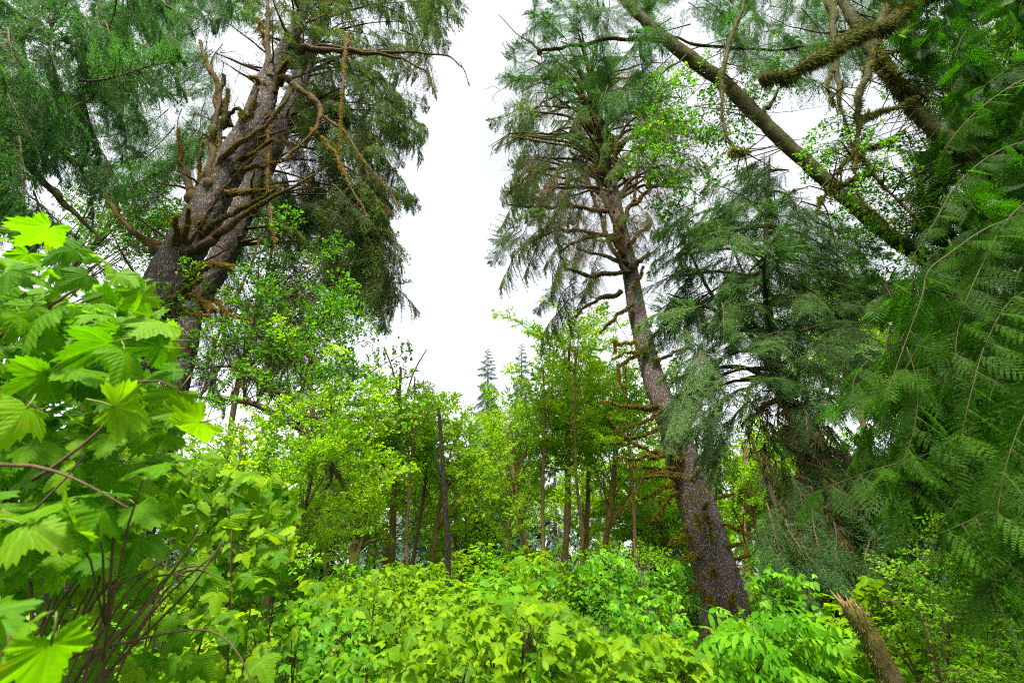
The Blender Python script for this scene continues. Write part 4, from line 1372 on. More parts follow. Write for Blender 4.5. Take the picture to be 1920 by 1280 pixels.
# ---------------- little fern growing on the limb
fp = U(1688, 68, 4.7)
FE = thing('fern', 'small yellow-green fern growing on top of the thick shaggy limb', 'fern', fp)
for k, (x, y) in enumerate([(1722, 42), (1700, 72), (1712, 58)]):
    e = U(x, y, 4.6)
    g = Geo()
    lf = needle(.32)
    n = 11
    tt = np.linspace(.1, 1, n)[:, None]
    q0, q1 = fp, e
    ax = q0 + (q1 - q0) * tt + np.array((0, 0, .06)) * np.sin(tt * 3.1)
    dd = unit(q1 - q0)
    sd = unit(np.cross(dd, FW))
    for s in (-1, 1):
        V, T, ti, ve = stamp(lf, ax, np.tile(dd * .45 + sd * s, (n, 1)), np.tile(-FW + (0, 0, .5), (n, 1)), .075 * (1.15 - tt[:, 0]) + .01, .9)
        g.add(V, T, 0, ti, ve)
    V, T, _ = tube([q0, (q0 + q1) / 2 + (0, 0, .05), q1], [.003, .002, .001], 3, 1)
    g.add(V, T, 0)
    part('frond', g, [M['huck']], FE)

# ---------------- broken mossy stump, lower right
P, R = px_path([(1700, 1340, 46), (1671, 1280, 44), (1650, 1236, 42), (1628, 1190, 38), (1606, 1155, 34), (1597, 1139, 31)], 3.6)
P, R = to_ground(P, R)
ST = thing('stump', 'broken mossy stump with a splintered pale top leaning left at the bottom right', 'stump', (P[0][0], P[0][1], ground_z(P[0][0], P[0][1])))
V, T, fr = tube(P, R, 22, .035, .16, 7, 9)
g = Geo().add(V, T, 0)
fuzz(g, fr, 9000, .028, .004, 1, .3, 9)
part('trunk', g, [M['dark'], M['mossg']], ST)
r = np.random.default_rng(9)
g = Geo()
ax = unit(P[-1] - P[-3])
for k in range(26):
    a = r.uniform(0, 6.28)
    off = (math.cos(a) * RT + math.sin(a) * np.cross(ax, RT)) * R[-1] * r.uniform(.3, 1.0)
    b = P[-1] + off - ax * .05
    e = b + ax * r.uniform(.03, .12) * (1.6 if off[0] < -.02 else .8) + r.normal(0, .012, 3)
    V, T, _ = tube([b, (b + e) / 2, e], [r.uniform(.010, .02), .010, .001], 4, 1)
    g.add(V, T)
part('splintered_top', g, [M['wood']], ST)

# ---------------- tall dead snag among the alders
P, R = px_path([(842, 1125, 11), (840, 1060, 11), (838, 1000, 10.5), (834, 930, 9.5), (830, 870, 8.5), (826, 810, 7), (822, 765, 4.5)], 17)
P, R = to_ground(P, R)
SN = thing('dead_snag', 'thin dark branchless dead snag standing upright among the pale alders', 'dead tree', (P[0][0], P[0][1], ground_z(P[0][0], P[0][1])))
V, T, fr = tube(P, R, 10, .15, .18, 3, 10)
part('trunk', Geo().add(V, T), [M['snag']], SN)
P_, R_ = px_path([(829, 893, 6), (820, 872, 6), (814, 848, 3)], 17)
V, T, fr = tube(P_, R_, 7, .1, .2, 3, 11)
part('broken_stub', Geo().add(V, T), [M['snag']], SN)

# ---------------- alders of the middle distance
r = np.random.default_rng(110)


def alder(label, pts, Y, poly, clusters, per, scale=2.2, sig=1.1, dY=1.2, name='alder_tree', meshes=None, wood=None, limbs=(), low=.7, group=None, moss=True, limb_r=.045, top_shift=None):
    P, R = px_path(pts, Y)
    P, R = to_ground(P, R)
    o = thing(name, label, 'tree', (P[0][0], P[0][1], ground_z(P[0][0], P[0][1])), group)
    V, T, fr = tube(P, R, 10, .3, .14, 1.6, int(pts[0][0]))
    g = Geo().add(V, T, 0)
    if moss:
        fuzz(g, fr, 500, .10, .022, 1, .4, int(pts[0][0]))
    wood = wood or M['alderbark']
    part('trunk', g, [wood, M['mosso']], o)
    Pc = catmull(P, R, .4)[0]
    for q in limbs:
        P_, R_ = px_path(q, Y)
        V, T, fr = tube(P_, R_, 7, .2, .18, 2, int(q[0][0]))
        part('branch', Geo().add(V, T), [wood], o)
    if poly:
        pc = np.mean(poly, axis=0)
        poly = [(pc[0] + (a - pc[0]) * .78, pc[1] + (b - pc[1]) * .74 + (18 if top_shift is None else top_shift)) for a, b in poly]
        broadleaf(o, meshes or ALD, Pc, poly, Y, dY, clusters, per, scale, r, wood, limb_r, sig, low=low, back=dY * .8)
    return o


alder('alder with paired brown trunks and a sparse top, left of the dead snag', [(731, 1095, 15), (735, 1020, 14), (738, 930, 12), (741, 850, 9), (748, 760, 6), (752, 690, 4)], 22,
      [(690, 660), (770, 640), (830, 680), (840, 740), (800, 820), (770, 900), (690, 900), (660, 800)], 16, 5, 1.8, .8,
      limbs=[[(741, 830, 5), (755, 770, 4), (775, 700, 3), (800, 655, 2)], [(748, 740, 4), (735, 690, 3), (720, 650, 2)]])
alder('short snapped alder trunk standing just left of the paired trunks', [(720, 1092, 10), (722, 1050, 10), (725, 1010, 9), (724, 992, 7)], 21, None, 0, 0,
      limbs=[[(724, 1005, 6), (718, 995, 4), (712, 990, 2)]])
alder('forked alder with a yellow-mossy side branch, low among the shrubs left of centre', [(657, 1075, 11), (664, 1020, 10), (671, 975, 9), (680, 930, 6)], 18,
      [(620, 830), (700, 850), (720, 960), (660, 980), (600, 950)], 9, 8, 1.6, .8,
      limbs=[[(662, 1062, 8), (676, 1025, 7), (686, 995, 6), (692, 968, 4)], [(676, 1028, 6), (690, 1016, 6), (718, 1008, 4)], [(680, 1015, 5), (695, 1000, 4), (706, 985, 3)]])
alder('thin alder leaning right with orange-lit bark, just left of the dead snag', [(772, 1062, 7), (783, 1000, 7), (792, 940, 6.5), (800, 880, 6), (808, 820, 5), (812, 780, 3)], 24,
      [(770, 770), (850, 760), (880, 830), (840, 920), (780, 900)], 11, 8, 2.0, .9)
alder('pale crooked alder trunk immediately behind the dead snag', [(800, 1095, 8), (812, 1040, 8), (818, 985, 7), (826, 930, 6), (840, 860, 4)], 23,
      [(830, 770), (930, 740), (940, 850), (920, 960), (850, 1000), (820, 900)], 11, 5, 1.8, .9,
      limbs=[[(823, 985, 5), (845, 950, 4), (865, 920, 3)]])
alder('leafy yellow-green alder with a bent trunk right of the dead snag', [(1002, 1095, 13), (992, 1045, 12), (980, 1000, 11), (968, 930, 10), (961, 860, 8), (958, 790, 5)], 23,
      [(900, 720), (960, 690), (1020, 720), (1050, 800), (1030, 900), (1000, 980), (920, 960), (890, 850)], 18, 5, 1.9, .9,
      limbs=[[(964, 900, 5), (985, 850, 4), (998, 800, 2)], [(975, 960, 5), (955, 920, 4), (945, 880, 3)]])
alder('tall straight alder in the centre with a crown reaching into the open sky', [(1056, 1105, 14), (1060, 1040, 13), (1064, 960, 12), (1065, 880, 11), (1064, 800, 9), (1065, 720, 7), (1068, 640, 4)], 22,
      [(1010, 640), (1050, 585), (1110, 590), (1130, 660), (1120, 760), (1140, 880), (1090, 960), (1010, 900), (1000, 760)], 24, 6, 1.9, .8, limbs=[[(1065, 740, 4), (1080, 680, 3), (1085, 620, 2)]], top_shift=-35)
alder('mossy brown alder leaning slightly right, between the tall straight one and the scaly spruce', [(1126, 1100, 12), (1132, 1040, 11), (1142, 970, 11), (1150, 900, 10), (1154, 850, 8), (1156, 790, 6)], 21,
      [(1110, 690), (1180, 640), (1220, 720), (1220, 840), (1230, 980), (1160, 1030), (1100, 960), (1090, 800)], 19, 5, 1.9, .9,
      limbs=[[(1140, 985, 5), (1165, 950, 4), (1185, 915, 3)]], top_shift=-15)
alder('tall yellow-green alder just left of the scaly spruce, crown touching its branches', [(1098, 1095, 10), (1100, 1000, 9), (1104, 880, 8), (1108, 760, 6), (1112, 670, 3)], 24,
      [(1070, 640), (1140, 600), (1180, 680), (1170, 800), (1150, 900), (1090, 900), (1070, 780)], 20, 6, 1.9, .8, top_shift=-20)
alder('gold-lit mossy alder seen in the gap right of the scaly spruce trunk', [(1402, 1075, 10), (1397, 1000, 9), (1392, 930, 8), (1388, 870, 6)], 19,
      [(1350, 830), (1450, 860), (1470, 960), (1440, 1050), (1390, 1040), (1350, 950)], 16, 7, 1.7, .8)
alder('crooked thin alder in the gap, crossing behind the gold-lit mossy one', [(1440, 1085, 8), (1428, 1030, 8), (1412, 960, 8), (1400, 890, 7), (1394, 830, 5)], 18,
      [(1380, 760), (1470, 800), (1460, 900), (1400, 900)], 8, 7, 1.6, .8)
alder('shaded alder trunk half hidden left of the scaly spruce base', [(1252, 1075, 9), (1247, 1020, 9), (1240, 970, 8), (1236, 900, 6)], 26,
      [(1180, 860), (1270, 820), (1280, 1000), (1220, 1050), (1180, 980)], 16, 8, 2.2, 1.1)
alder('bright yellow-green alder glimpsed between the grey-green cedar and the near fronds', [(1640, 900, 12), (1620, 800, 11), (1600, 700, 9), (1585, 600, 6)], 16,
      [(1540, 520), (1600, 500), (1650, 540), (1660, 680), (1640, 800), (1560, 700)], 16, 7, 1.7, .8)
SLIM = [('slim straight alder just left of the forked one, bare to high up', 612, 18.5, 700, 8), ('slim dark alder stem midway between the paired trunks and the dead snag', 766, 19, 705, 7), 
        ('slim alder stem right beside the bent-trunk alder', 1022, 20, 690, 8), ('slim pale alder stem right of the tall straight alder', 1086, 19, 650, 7),
        ('slim mossy alder stem just right of the leaning mossy one', 1186, 19, 690, 8)]
for lab, px, Y, top, wd in SLIM:
    dx = (960 - px) * .05
    alder(lab, [(px, 1100, wd), (px + r.normal(0, 3), 1010, wd * .95), (px + dx * .4 + r.normal(0, 4), 900, wd * .85), (px + dx * .8 + r.normal(0, 4), 800, wd * .65), (px + dx * 1.2, top, wd * .3)], Y,
          [(px + dx - 45, top + 20), (px + dx + 45, top + 10), (px + dx + 50, top + 130), (px + dx - 50, top + 140)], 6, 5, 1.5, .7, limb_r=.03, low=.85)
for k in range(0, 16, 2):      # young alders filling the stand behind
    px = [590, 640, 700, 770, 850, 905, 950, 1010, 1090, 1170, 1215, 1270, 1320, 1440, 1500, 560][k]
    Y = 27 + (k * 7 % 12)
    t = [760, 740, 800, 810, 830, 800, 760, 770, 760, 780, 820, 840, 860, 850, 820, 800][k]
    alder('young leafy alder deep in the bright stand, behind and ' + ['left of the forked alder', 'just right of the forked alder', 'just left of the dead snag', 'right of the dead snag', 'left of the tall straight alder', 'right of the leaning mossy alder', 'left of the scaly spruce base', 'right of the scaly spruce'][k // 2] if k < 14 else 'young leafy alder deep in the shade behind the grey-green cedar', [(px, 1090, 6), (px + 4, 1000, 5.5), (px + 2, 900, 4.5), (px + (960 - px) * .03, t + 40, 2.5)], Y,
          [(px - 60, t), (px + 40, t - 10), (px + 70, 900), (px + 50, 1050), (px - 60, 1050), (px - 75, 900)], 16, 6, 2.5, 1.3, group='young alders behind the front trunks', moss=False)

# ---------------- spreading dark-limbed maple, mid left
r = np.random.default_rng(112)
P, R = px_path([(546, 1110, 26), (560, 1050, 24), (575, 1000, 22), (600, 930, 18), (618, 880, 16), (600, 835, 15), (560, 800, 14), (520, 780, 12), (480, 758, 10), (430, 750, 7), (375, 745, 4)], 12)
P, R = to_ground(P, R)
MB = thing('maple_tree', 'spreading vine maple left of centre with dark crooked mossy limbs and small dark leaves', 'tree', (P[0][0], P[0][1], ground_z(P[0][0], P[0][1])))
V, T, fr = tube(P, R, 12, .12, .2, 2, 12)
g = Geo().add(V, T, 0)
fuzz(g, fr, 2500, .07, .014, 1, .6, 12)
part('trunk', g, [M['dark'], M['mossg']], MB)
for k, pts in enumerate([[(600, 838, 11), (560, 750, 10), (510, 735, 9), (440, 688, 8), (360, 690, 5)], [(590, 815, 9), (585, 740, 8), (560, 690, 7), (500, 630, 9), (480, 625, 9), (440, 643, 6), (400, 650, 4)],
                         [(560, 700, 7), (590, 672, 6), (620, 660, 3)], [(500, 630, 8), (540, 640, 8), (560, 655, 8), (600, 680, 5)], [(610, 860, 9), (650, 830, 7), (690, 850, 6), (720, 870, 3)],
                         [(530, 790, 7), (520, 740, 6), (530, 700, 4)], [(470, 755, 6), (440, 700, 5), (420, 640, 4), (410, 560, 3)], [(610, 850, 8), (640, 900, 7), (650, 930, 5)],
                         [(440, 640, 5), (470, 560, 5), (540, 520, 4), (600, 500, 2)], [(400, 650, 5), (440, 560, 5), (470, 500, 4), (490, 440, 2)]]):
    P_, R_ = px_path([(q[0], q[1], q[2], 12 + .5 * math.sin(k * 1.7) * i / 3) for i, q in enumerate(pts)], 12)
    mossy('branch', MB, P_, R_, M['dark'], M['mossg'], 700, .07, .012, .7, .25, 3, 8, .12, 800 + k)
MBP = catmull(P[-8:], R[-8:], .3)[0]
broadleaf(MB, MAP, MBP, [(400, 560), (560, 480), (640, 560), (690, 640), (720, 700), (690, 780), (620, 800), (520, 740), (400, 720), (370, 640)], 12, 1.2, 40, 5, 1.2, r, M['dark'], .025, .6, low=None)
broadleaf(MB, ALD, MBP, [(560, 720), (680, 700), (740, 780), (720, 880), (640, 900), (560, 860)], 11.5, .8, 14, 4, 1.0, r, M['dark'], .02, .5, low=None)

alder('small leaning sapling with a pale bare twig, in front of the spreading maple', [(520, 1080, 9), (545, 1010, 7), (570, 960, 6), (583, 905, 5), (590, 860, 4), (640, 800, 2)], 9,
      [(560, 690), (640, 720), (700, 760), (690, 830), (600, 860), (640, 960), (560, 1000), (520, 900)], 16, 4, .95, .45, .4, name='sapling', wood=M['twig'], moss=False, limb_r=.012)
alder('bright round-leaved sapling standing left of the scaly spruce base', [(1212, 1140, 4), (1205, 1100, 4), (1195, 1060, 3), (1188, 1010, 2)], 10,
      [(1170, 1010), (1200, 1000), (1225, 1070), (1215, 1110), (1165, 1080)], 7, 2, .55, .22, .2, name='sapling', meshes=HUC, wood=M['twig'], moss=False, limb_r=.006)

# ---------------- dense understorey trees left behind the shrubs
alder('dense bright green tree rising behind the big-leaved shrub on the left', [(420, 1150, 14), (440, 1000, 11), (450, 880, 8), (455, 800, 5)], 9,
      [(380, 800), (480, 840), (560, 880), (600, 1000), (560, 1080), (420, 1080), (360, 960)], 34, 6, 1.0, .5, .7, meshes=ALD, wood=M['dark'])
alder('leafy green tree framed between the massive left spruce and the corner foliage', [(60, 620, 10), (120, 520, 9), (200, 430, 7), (260, 340, 5)], 17,
      [(190, 300), (330, 240), (360, 330), (330, 440), (270, 520), (150, 480), (170, 400)], 24, 7, 1.7, .9, 1.2, meshes=MAP, wood=M['dark'])
alder('shaded leafy tree showing through the gaps above the big-leaved shrub', [(420, 900, 14), (450, 700, 10), (500, 520, 7), (520, 400, 4)], 20,
      [(440, 330), (560, 360), (680, 450), (740, 560), (680, 640), (560, 560), (440, 560)], 30, 7, 1.9, 1.0, 1.2, meshes=MAP, wood=M['dark'])

# ---------------- far conifers
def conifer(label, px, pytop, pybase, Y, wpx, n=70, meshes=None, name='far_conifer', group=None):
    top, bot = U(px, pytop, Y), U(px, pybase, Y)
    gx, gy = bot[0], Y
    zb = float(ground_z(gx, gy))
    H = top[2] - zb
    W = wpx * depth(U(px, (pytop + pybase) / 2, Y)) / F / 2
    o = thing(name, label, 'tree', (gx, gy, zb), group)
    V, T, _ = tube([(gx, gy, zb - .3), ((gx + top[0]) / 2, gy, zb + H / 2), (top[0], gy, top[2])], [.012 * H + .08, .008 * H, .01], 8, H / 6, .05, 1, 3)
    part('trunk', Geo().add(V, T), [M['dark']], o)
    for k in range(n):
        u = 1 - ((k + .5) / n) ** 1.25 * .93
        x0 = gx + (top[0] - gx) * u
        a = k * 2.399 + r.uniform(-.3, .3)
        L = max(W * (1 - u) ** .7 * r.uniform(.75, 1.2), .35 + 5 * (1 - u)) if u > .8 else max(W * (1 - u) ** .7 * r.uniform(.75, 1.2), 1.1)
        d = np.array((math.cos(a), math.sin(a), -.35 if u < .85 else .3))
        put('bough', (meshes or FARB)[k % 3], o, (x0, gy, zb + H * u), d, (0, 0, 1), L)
    return o


r = np.random.default_rng(113)
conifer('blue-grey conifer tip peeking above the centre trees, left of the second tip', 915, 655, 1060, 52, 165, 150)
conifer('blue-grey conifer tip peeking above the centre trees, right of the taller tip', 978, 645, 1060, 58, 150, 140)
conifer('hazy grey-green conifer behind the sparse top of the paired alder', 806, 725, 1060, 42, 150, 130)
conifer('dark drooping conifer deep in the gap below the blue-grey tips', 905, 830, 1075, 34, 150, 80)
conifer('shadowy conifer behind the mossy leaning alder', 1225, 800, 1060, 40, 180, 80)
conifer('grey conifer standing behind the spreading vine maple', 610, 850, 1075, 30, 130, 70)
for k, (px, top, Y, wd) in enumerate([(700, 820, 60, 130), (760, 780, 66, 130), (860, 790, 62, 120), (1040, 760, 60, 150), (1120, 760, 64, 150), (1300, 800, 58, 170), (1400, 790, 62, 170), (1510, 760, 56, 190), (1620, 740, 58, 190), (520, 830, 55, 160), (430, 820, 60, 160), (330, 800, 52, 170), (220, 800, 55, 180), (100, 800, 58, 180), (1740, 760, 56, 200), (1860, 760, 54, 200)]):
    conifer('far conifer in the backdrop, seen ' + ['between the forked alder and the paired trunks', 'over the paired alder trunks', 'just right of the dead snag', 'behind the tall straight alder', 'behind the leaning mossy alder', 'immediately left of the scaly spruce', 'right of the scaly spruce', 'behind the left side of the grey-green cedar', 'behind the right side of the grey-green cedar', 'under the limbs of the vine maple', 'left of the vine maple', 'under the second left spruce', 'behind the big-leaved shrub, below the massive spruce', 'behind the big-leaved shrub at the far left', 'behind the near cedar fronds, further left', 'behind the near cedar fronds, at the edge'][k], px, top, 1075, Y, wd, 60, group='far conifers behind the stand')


# ------------------------------------------------------------------ shrubs
LEAF_N = 0


def shrub_at(name, label, cat, poly, Yr, n, meshes, size, base, r, stems=6, wood=None, face=.6, stem_px=(), group=None, tilt=.5, downx=.5, edge=None, part_name='leaf', stem_r=.006):
    """shrub whose leaves fill a region between two distances; stems rise from its base; every leaf is a part"""
    bx = U(base[0], base[1], (Yr[0] + Yr[1]) / 2)
    gz = float(ground_z(bx[0], bx[1]))
    o = thing(name, label, cat, (bx[0], bx[1], gz), group)
    wood = wood or M['twig']
    pts = in_poly(poly, n, r)
    if edge is not None:
        pts = np.concatenate([pts, np.asarray(edge, float)])
    pos = []
    for k, (px, py) in enumerate(pts):
        Y = r.uniform(*Yr)
        p = U(px, py, Y)
        X = unit(RT * r.normal(.25, .8) + np.array((0, -1.0, 0)) * r.uniform(-.2, .7) + np.array((0, 0, -1.0)) * downx * r.uniform(.1, 1.6))
        N = unit(np.array((0, 0, 1.0)) * tilt + (CAM - p) / np.linalg.norm(CAM - p) * face * r.choice((1, 1, .4)) + r.normal(0, .38, 3))
        s = size * r.uniform(.62, 1.25)
        put(part_name, meshes[int(r.integers(len(meshes)))], o, p - X * s * .25, X, N, s)
        pos.append(p)
    pos = np.array(pos)
    for k in range(stems):
        e = pos[int(r.integers(len(pos)))]
        b = np.array((bx[0] + r.normal(0, .18), bx[1] + r.normal(0, .18), gz - .05))
        m = b + (e - b) * .55 + np.array((0, 0, .16 * np.linalg.norm(e - b))) + r.normal(0, .05, 3)
        V, T, _ = tube([b, (b + m) / 2 + r.normal(0, .03, 3), m, e], [stem_r * 1.3, stem_r * 1.1, stem_r * .9, stem_r * .4], 5, .12, .15, 9, k)
        g = Geo().add(V, T)
        for j in range(3):
            q = pos[np.argsort(((pos - e) ** 2).sum(1))[int(r.integers(1, min(9, len(pos))))]]
            V, T, _ = tube([m + (e - m) * r.uniform(.2, .8), (m + q) / 2 + (e - m) * .3, q], [stem_r * .6, stem_r * .5, stem_r * .25], 4, .15, .1, 9, j)
            g.add(V, T)
        part('stem', g, [wood], o)
    for k, q in enumerate(stem_px):
        P_, R_ = px_path(q, sum(Yr) / 2)
        V, T, _ = tube(P_, R_, 6, .05, .15, 9, k)
        part('stem', Geo().add(V, T), [wood], o)
    return o


r = np.random.default_rng(120)
shrub_at('thimbleberry_shrub', 'big-leaved bright green shrub filling the left foreground, its jagged maple-like leaves close to the camera', 'shrub',
         [(-60, 470), (60, 480), (180, 530), (260, 590), (290, 680), (330, 740), (330, 840), (310, 940), (280, 1030), (180, 1060), (60, 1080), (-60, 1100)], (1.15, 1.9), 270, BIG, .172, (60, 1500), r, 5,
         stem_px=[[(-40, 650, 9, 1.2), (0, 628, 8, 1.2), (73, 587, 8, 1.25), (122, 555, 7, 1.25), (183, 518, 5, 1.3)], [(8, 648, 6, 1.25), (81, 587, 6, 1.25), (140, 572, 5, 1.3), (191, 555, 3, 1.3)],
                  [(60, 900, 7, 1.2), (93, 880, 7, 1.2), (154, 835, 6, 1.2), (191, 802, 6, 1.2), (219, 758, 6, 1.2), (252, 716, 5, 1.2), (300, 714, 4, 1.2), (330, 728, 3, 1.2)],
                  [(-40, 868, 9, 1.1), (0, 871, 8, 1.1), (61, 873, 8, 1.1), (106, 884, 7, 1.1), (146, 900, 6, 1.1), (190, 922, 5, 1.1), (240, 952, 4, 1.1)],
                  [(-30, 720, 5, 1.2), (0, 727, 5, 1.2), (41, 745, 4, 1.2), (80, 770, 3, 1.2)], [(-20, 1010, 6, 1.3), (60, 960, 5, 1.3), (120, 900, 4, 1.3), (160, 850, 3, 1.3)]],
         edge=[(235, 520), (262, 560), (280, 590), (300, 660), (255, 530), (150, 470), (95, 450), (20, 430), (70, 445), (110, 470), (175, 480), (215, 500), (245, 545), (275, 560), (285, 610), (295, 640), (325, 760), (350, 745), (345, 800), (-20, 440), (40, 490), (300, 700), (320, 860)])
shrub_at('thimbleberry_shrub', 'dimmer thimbleberry standing just behind the big-leaved one, seen through the gaps between its leaves', 'shrub',
         [(-60, 560), (120, 560), (230, 640), (290, 760), (310, 860), (300, 980), (220, 1080), (-60, 1120)], (1.9, 2.7), 280, BIG, .17, (100, 1450), r, 6)
shrub_at('thimbleberry_shrub', 'pair of oversized leaves poking in at the very bottom left corner', 'shrub',
         [(-20, 1150), (70, 1170), (60, 1260), (-20, 1270)], (.95, 1.1), 5, BIG, .145, (-150, 1700), r, 1, edge=[(20, 1190), (90, 1250)])
shrub_at('salmonberry_shrub', 'fresh green shrub with toothed leaves sloping down between the big-leaved shrub and the forest', 'shrub',
         [(300, 900), (380, 850), (450, 880), (520, 910), (560, 960), (540, 1040), (520, 1100), (440, 1130), (350, 1080), (310, 1000)], (2.6, 3.6), 280, SAL + SAL3 + BIG[:2], .165, (330, 1500), r, 6)
shrub_at('salmonberry_shrub', 'thicket of arching bare brown stems under dim leaves in the lower left', 'shrub',
         [(0, 1080), (200, 1040), (330, 1060), (430, 1130), (500, 1200), (520, 1290), (0, 1290)], (2.2, 3.2), 230, BIG[:4] + SAL3, .13, (180, 1500), r, 6,
         stem_px=[[(120, 1320, 8, 2), (155, 1251, 7, 2), (252, 1161, 6, 2.05), (323, 1072, 5, 2.1), (377, 992, 3, 2.1)], [(160, 1330, 7, 2.1), (200, 1262, 6, 2.1), (280, 1180, 5, 2.1), (359, 1100, 4, 2.1), (417, 1015, 3, 2.1)],
                  [(60, 1330, 7, 1.9), (115, 1240, 7, 1.9), (252, 1200, 6, 1.9), (359, 1180, 5, 1.9), (413, 1190, 5, 1.9), (450, 1230, 4, 1.9), (478, 1290, 3, 1.9)],
                  [(80, 1320, 7, 2), (140, 1180, 6, 2), (190, 1080, 5, 2), (235, 1000, 3, 2)], [(30, 1320, 7, 2), (70, 1200, 6, 2), (110, 1130, 5, 2), (150, 1080, 3, 2)],
                  [(200, 1330, 6, 2.1), (230, 1240, 5, 2.1), (300, 1130, 4, 2.1), (400, 1040, 3, 2.1)], [(140, 1320, 6, 2), (180, 1200, 5, 2), (205, 1120, 4, 2), (230, 1060, 3, 2)],
                  [(90, 1320, 6, 2), (160, 1150, 5, 2), (250, 1060, 4, 2), (330, 1010, 3, 2)]] + [[(30 + 17 * q, 1330, 5, 2 + .02 * q), (70 + 23 * q, 1210 - 3 * q, 5, 2 + .03 * q), (110 + 30 * q, 1110 - 5 * q, 4, 2 + .04 * q), (130 + 38 * q, 1040 + (q * 37) % 60, 2.5, 2 + .05 * q)] for q in range(9)])
SALD = [as_mesh('three_part_leaf', t, M['low'], .1 + .2 * k, (stalk(.22, .008), M['twiggrn'])) for k, t in enumerate(SAL_T)]
SHRUBS = [
    ('yellow-green shrub with upright leafy tips at the bottom centre, right of the dead snag', [(930, 1160), (975, 1120), (1000, 1105), (1040, 1120), (1080, 1160), (1160, 1200), (1180, 1240), (1190, 1300), (920, 1300)], (2.2, 3.3), 300, SAL + SAL3, .12, (1020, 1500)),
    ('bright lobed-leaf shrub at the bottom edge below the dead snag', [(760, 1170), (830, 1150), (890, 1140), (940, 1160), (950, 1300), (720, 1300)], (2.5, 3.8), 300, SAL + SAL3, .105, (840, 1500)),
    ('fresh green bramble with dark arching canes at the bottom, right of the brown-stem thicket', [(470, 1150), (560, 1110), (640, 1130), (700, 1180), (740, 1300), (480, 1300)], (2.7, 4.2), 300, SALD + SAL[:2], .10, (600, 1500)),
    ('sunlit shrub under the forked alder with pointed yellow leaves', [(560, 1080), (640, 1090), (720, 1090), (800, 1120), (780, 1190), (680, 1190), (580, 1150)], (4.0, 6.0), 300, SAL + SAL3, .125, (680, 1400)),
    ('leafy shrub right below the dead snag foot, lit along its top', [(800, 1120), (900, 1110), (960, 1120), (950, 1180), (850, 1180)], (5.0, 6.6), 270, SAL + SAL3, .125, (880, 1400)),
    ('round-leaved green shrub between the centre shrub and the scaly spruce base', [(1130, 1130), (1200, 1110), (1270, 1120), (1300, 1190), (1290, 1240), (1180, 1220)], (4.5, 6.0), 290, SALD + SAL3[:1], .12, (1220, 1400)),
    ('bushy green shrub rising before the bent alder trunk, left of the tall straight alder', [(930, 1070), (980, 1040), (1040, 1050), (1060, 1120), (940, 1130)], (8.5, 10.5), 240, SALD + SAL, .19, (990, 1230)),
    ('bushy green shrub rising around the foot of the mossy brown alder', [(1080, 1070), (1130, 1030), (1190, 1050), (1220, 1120), (1100, 1130)], (8.5, 10.5), 260, SALD + ELD, .20, (1150, 1230)),
    ('dark green shrub immediately left of the scaly spruce base, reaching its mossy flank', [(1210, 1080), (1250, 1040), (1280, 1060), (1290, 1140), (1230, 1140)], (9.5, 11.5), 240, SALD, .20, (1265, 1230)),
    ('sunlit shrub around the foot of the paired brown alder trunks', [(680, 1090), (730, 1060), (790, 1070), (810, 1120), (700, 1130)], (8.5, 10.5), 230, SAL, .19, (745, 1230)),
    ('shadowed shrub under the cedar, right of the scaly spruce base', [(1400, 1090), (1450, 1060), (1530, 1080), (1560, 1160), (1420, 1150)], (6.5, 8.5), 240, SALD, .16, (1480, 1260)),
    ('low green shrub at the bottom edge left of the elderberry', [(1170, 1210), (1260, 1190), (1330, 1230), (1330, 1300), (1170, 1300)], (2.8, 3.6), 200, SAL3 + SAL, .12, (1250, 1500)),
]
for k, (lab, poly, Yr, n, ms, sz, base) in enumerate(SHRUBS):
    shrub_at('salmonberry_shrub', lab, 'shrub', poly, Yr, n, ms, sz, base, r, 7, face=.16, tilt=.9, downx=.28)
shrub_at('elderberry_shrub', 'elderberry with feathery seven-part leaves at the foot of the scaly spruce', 'shrub',
         [(1310, 1200), (1360, 1165), (1430, 1150), (1500, 1130), (1560, 1170), (1580, 1240), (1560, 1300), (1320, 1300)], (3.3, 4.4), 150, ELD, .26, (1430, 1500), r, 7, wood=M['twig'], face=.3, tilt=.9, downx=.35, edge=[(1345, 1140), (1335, 1150), (1370, 1160)], part_name='feather_leaf')
hb = U(1790, 1450, 4.2)
HB = thing('huckleberry_bush', 'airy huckleberry bush with tiny bright leaves on wiry stems at the lower right', 'shrub', (hb[0], hb[1], ground_z(hb[0], hb[1])))
HBP = []
for k in range(9):
    px, py = in_poly([(1690, 1060), (1740, 980), (1800, 1000), (1880, 1080), (1900, 1200), (1760, 1200)], 1, r)[0]
    e = U(px, py, r.uniform(3.8, 4.6))
    b = np.array((hb[0], hb[1], float(ground_z(hb[0], hb[1])))) + r.normal(0, .12, 3) * (1, 1, 0)
    V, T, fr = tube([b, b + (e - b) * .5 + (0, 0, .1) + r.normal(0, .06, 3), e], [.012, .008, .003], 5, .1, .15, 8, k)
    part('stem', Geo().add(V, T), [M['twig']], HB)
    HBP.append(fr[0])
pts = in_poly([(1680, 1020), (1730, 960), (1800, 980), (1860, 1060), (1920, 1100), (1940, 1290), (1760, 1290), (1700, 1180), (1670, 1100)], 130, r)
for k, (px, py) in enumerate(pts):
    p = U(px, py, r.uniform(3.7, 4.8))
    d = unit(np.array((r.normal(-.2, .7), r.normal(-.2, .5), r.uniform(-.1, .6))))
    put('leafy_twig', HUC[k % 4], HB, p - d * .15, d, np.array((0, -.3, 1.0)) + r.normal(0, .3, 3), r.uniform(.24, .42))

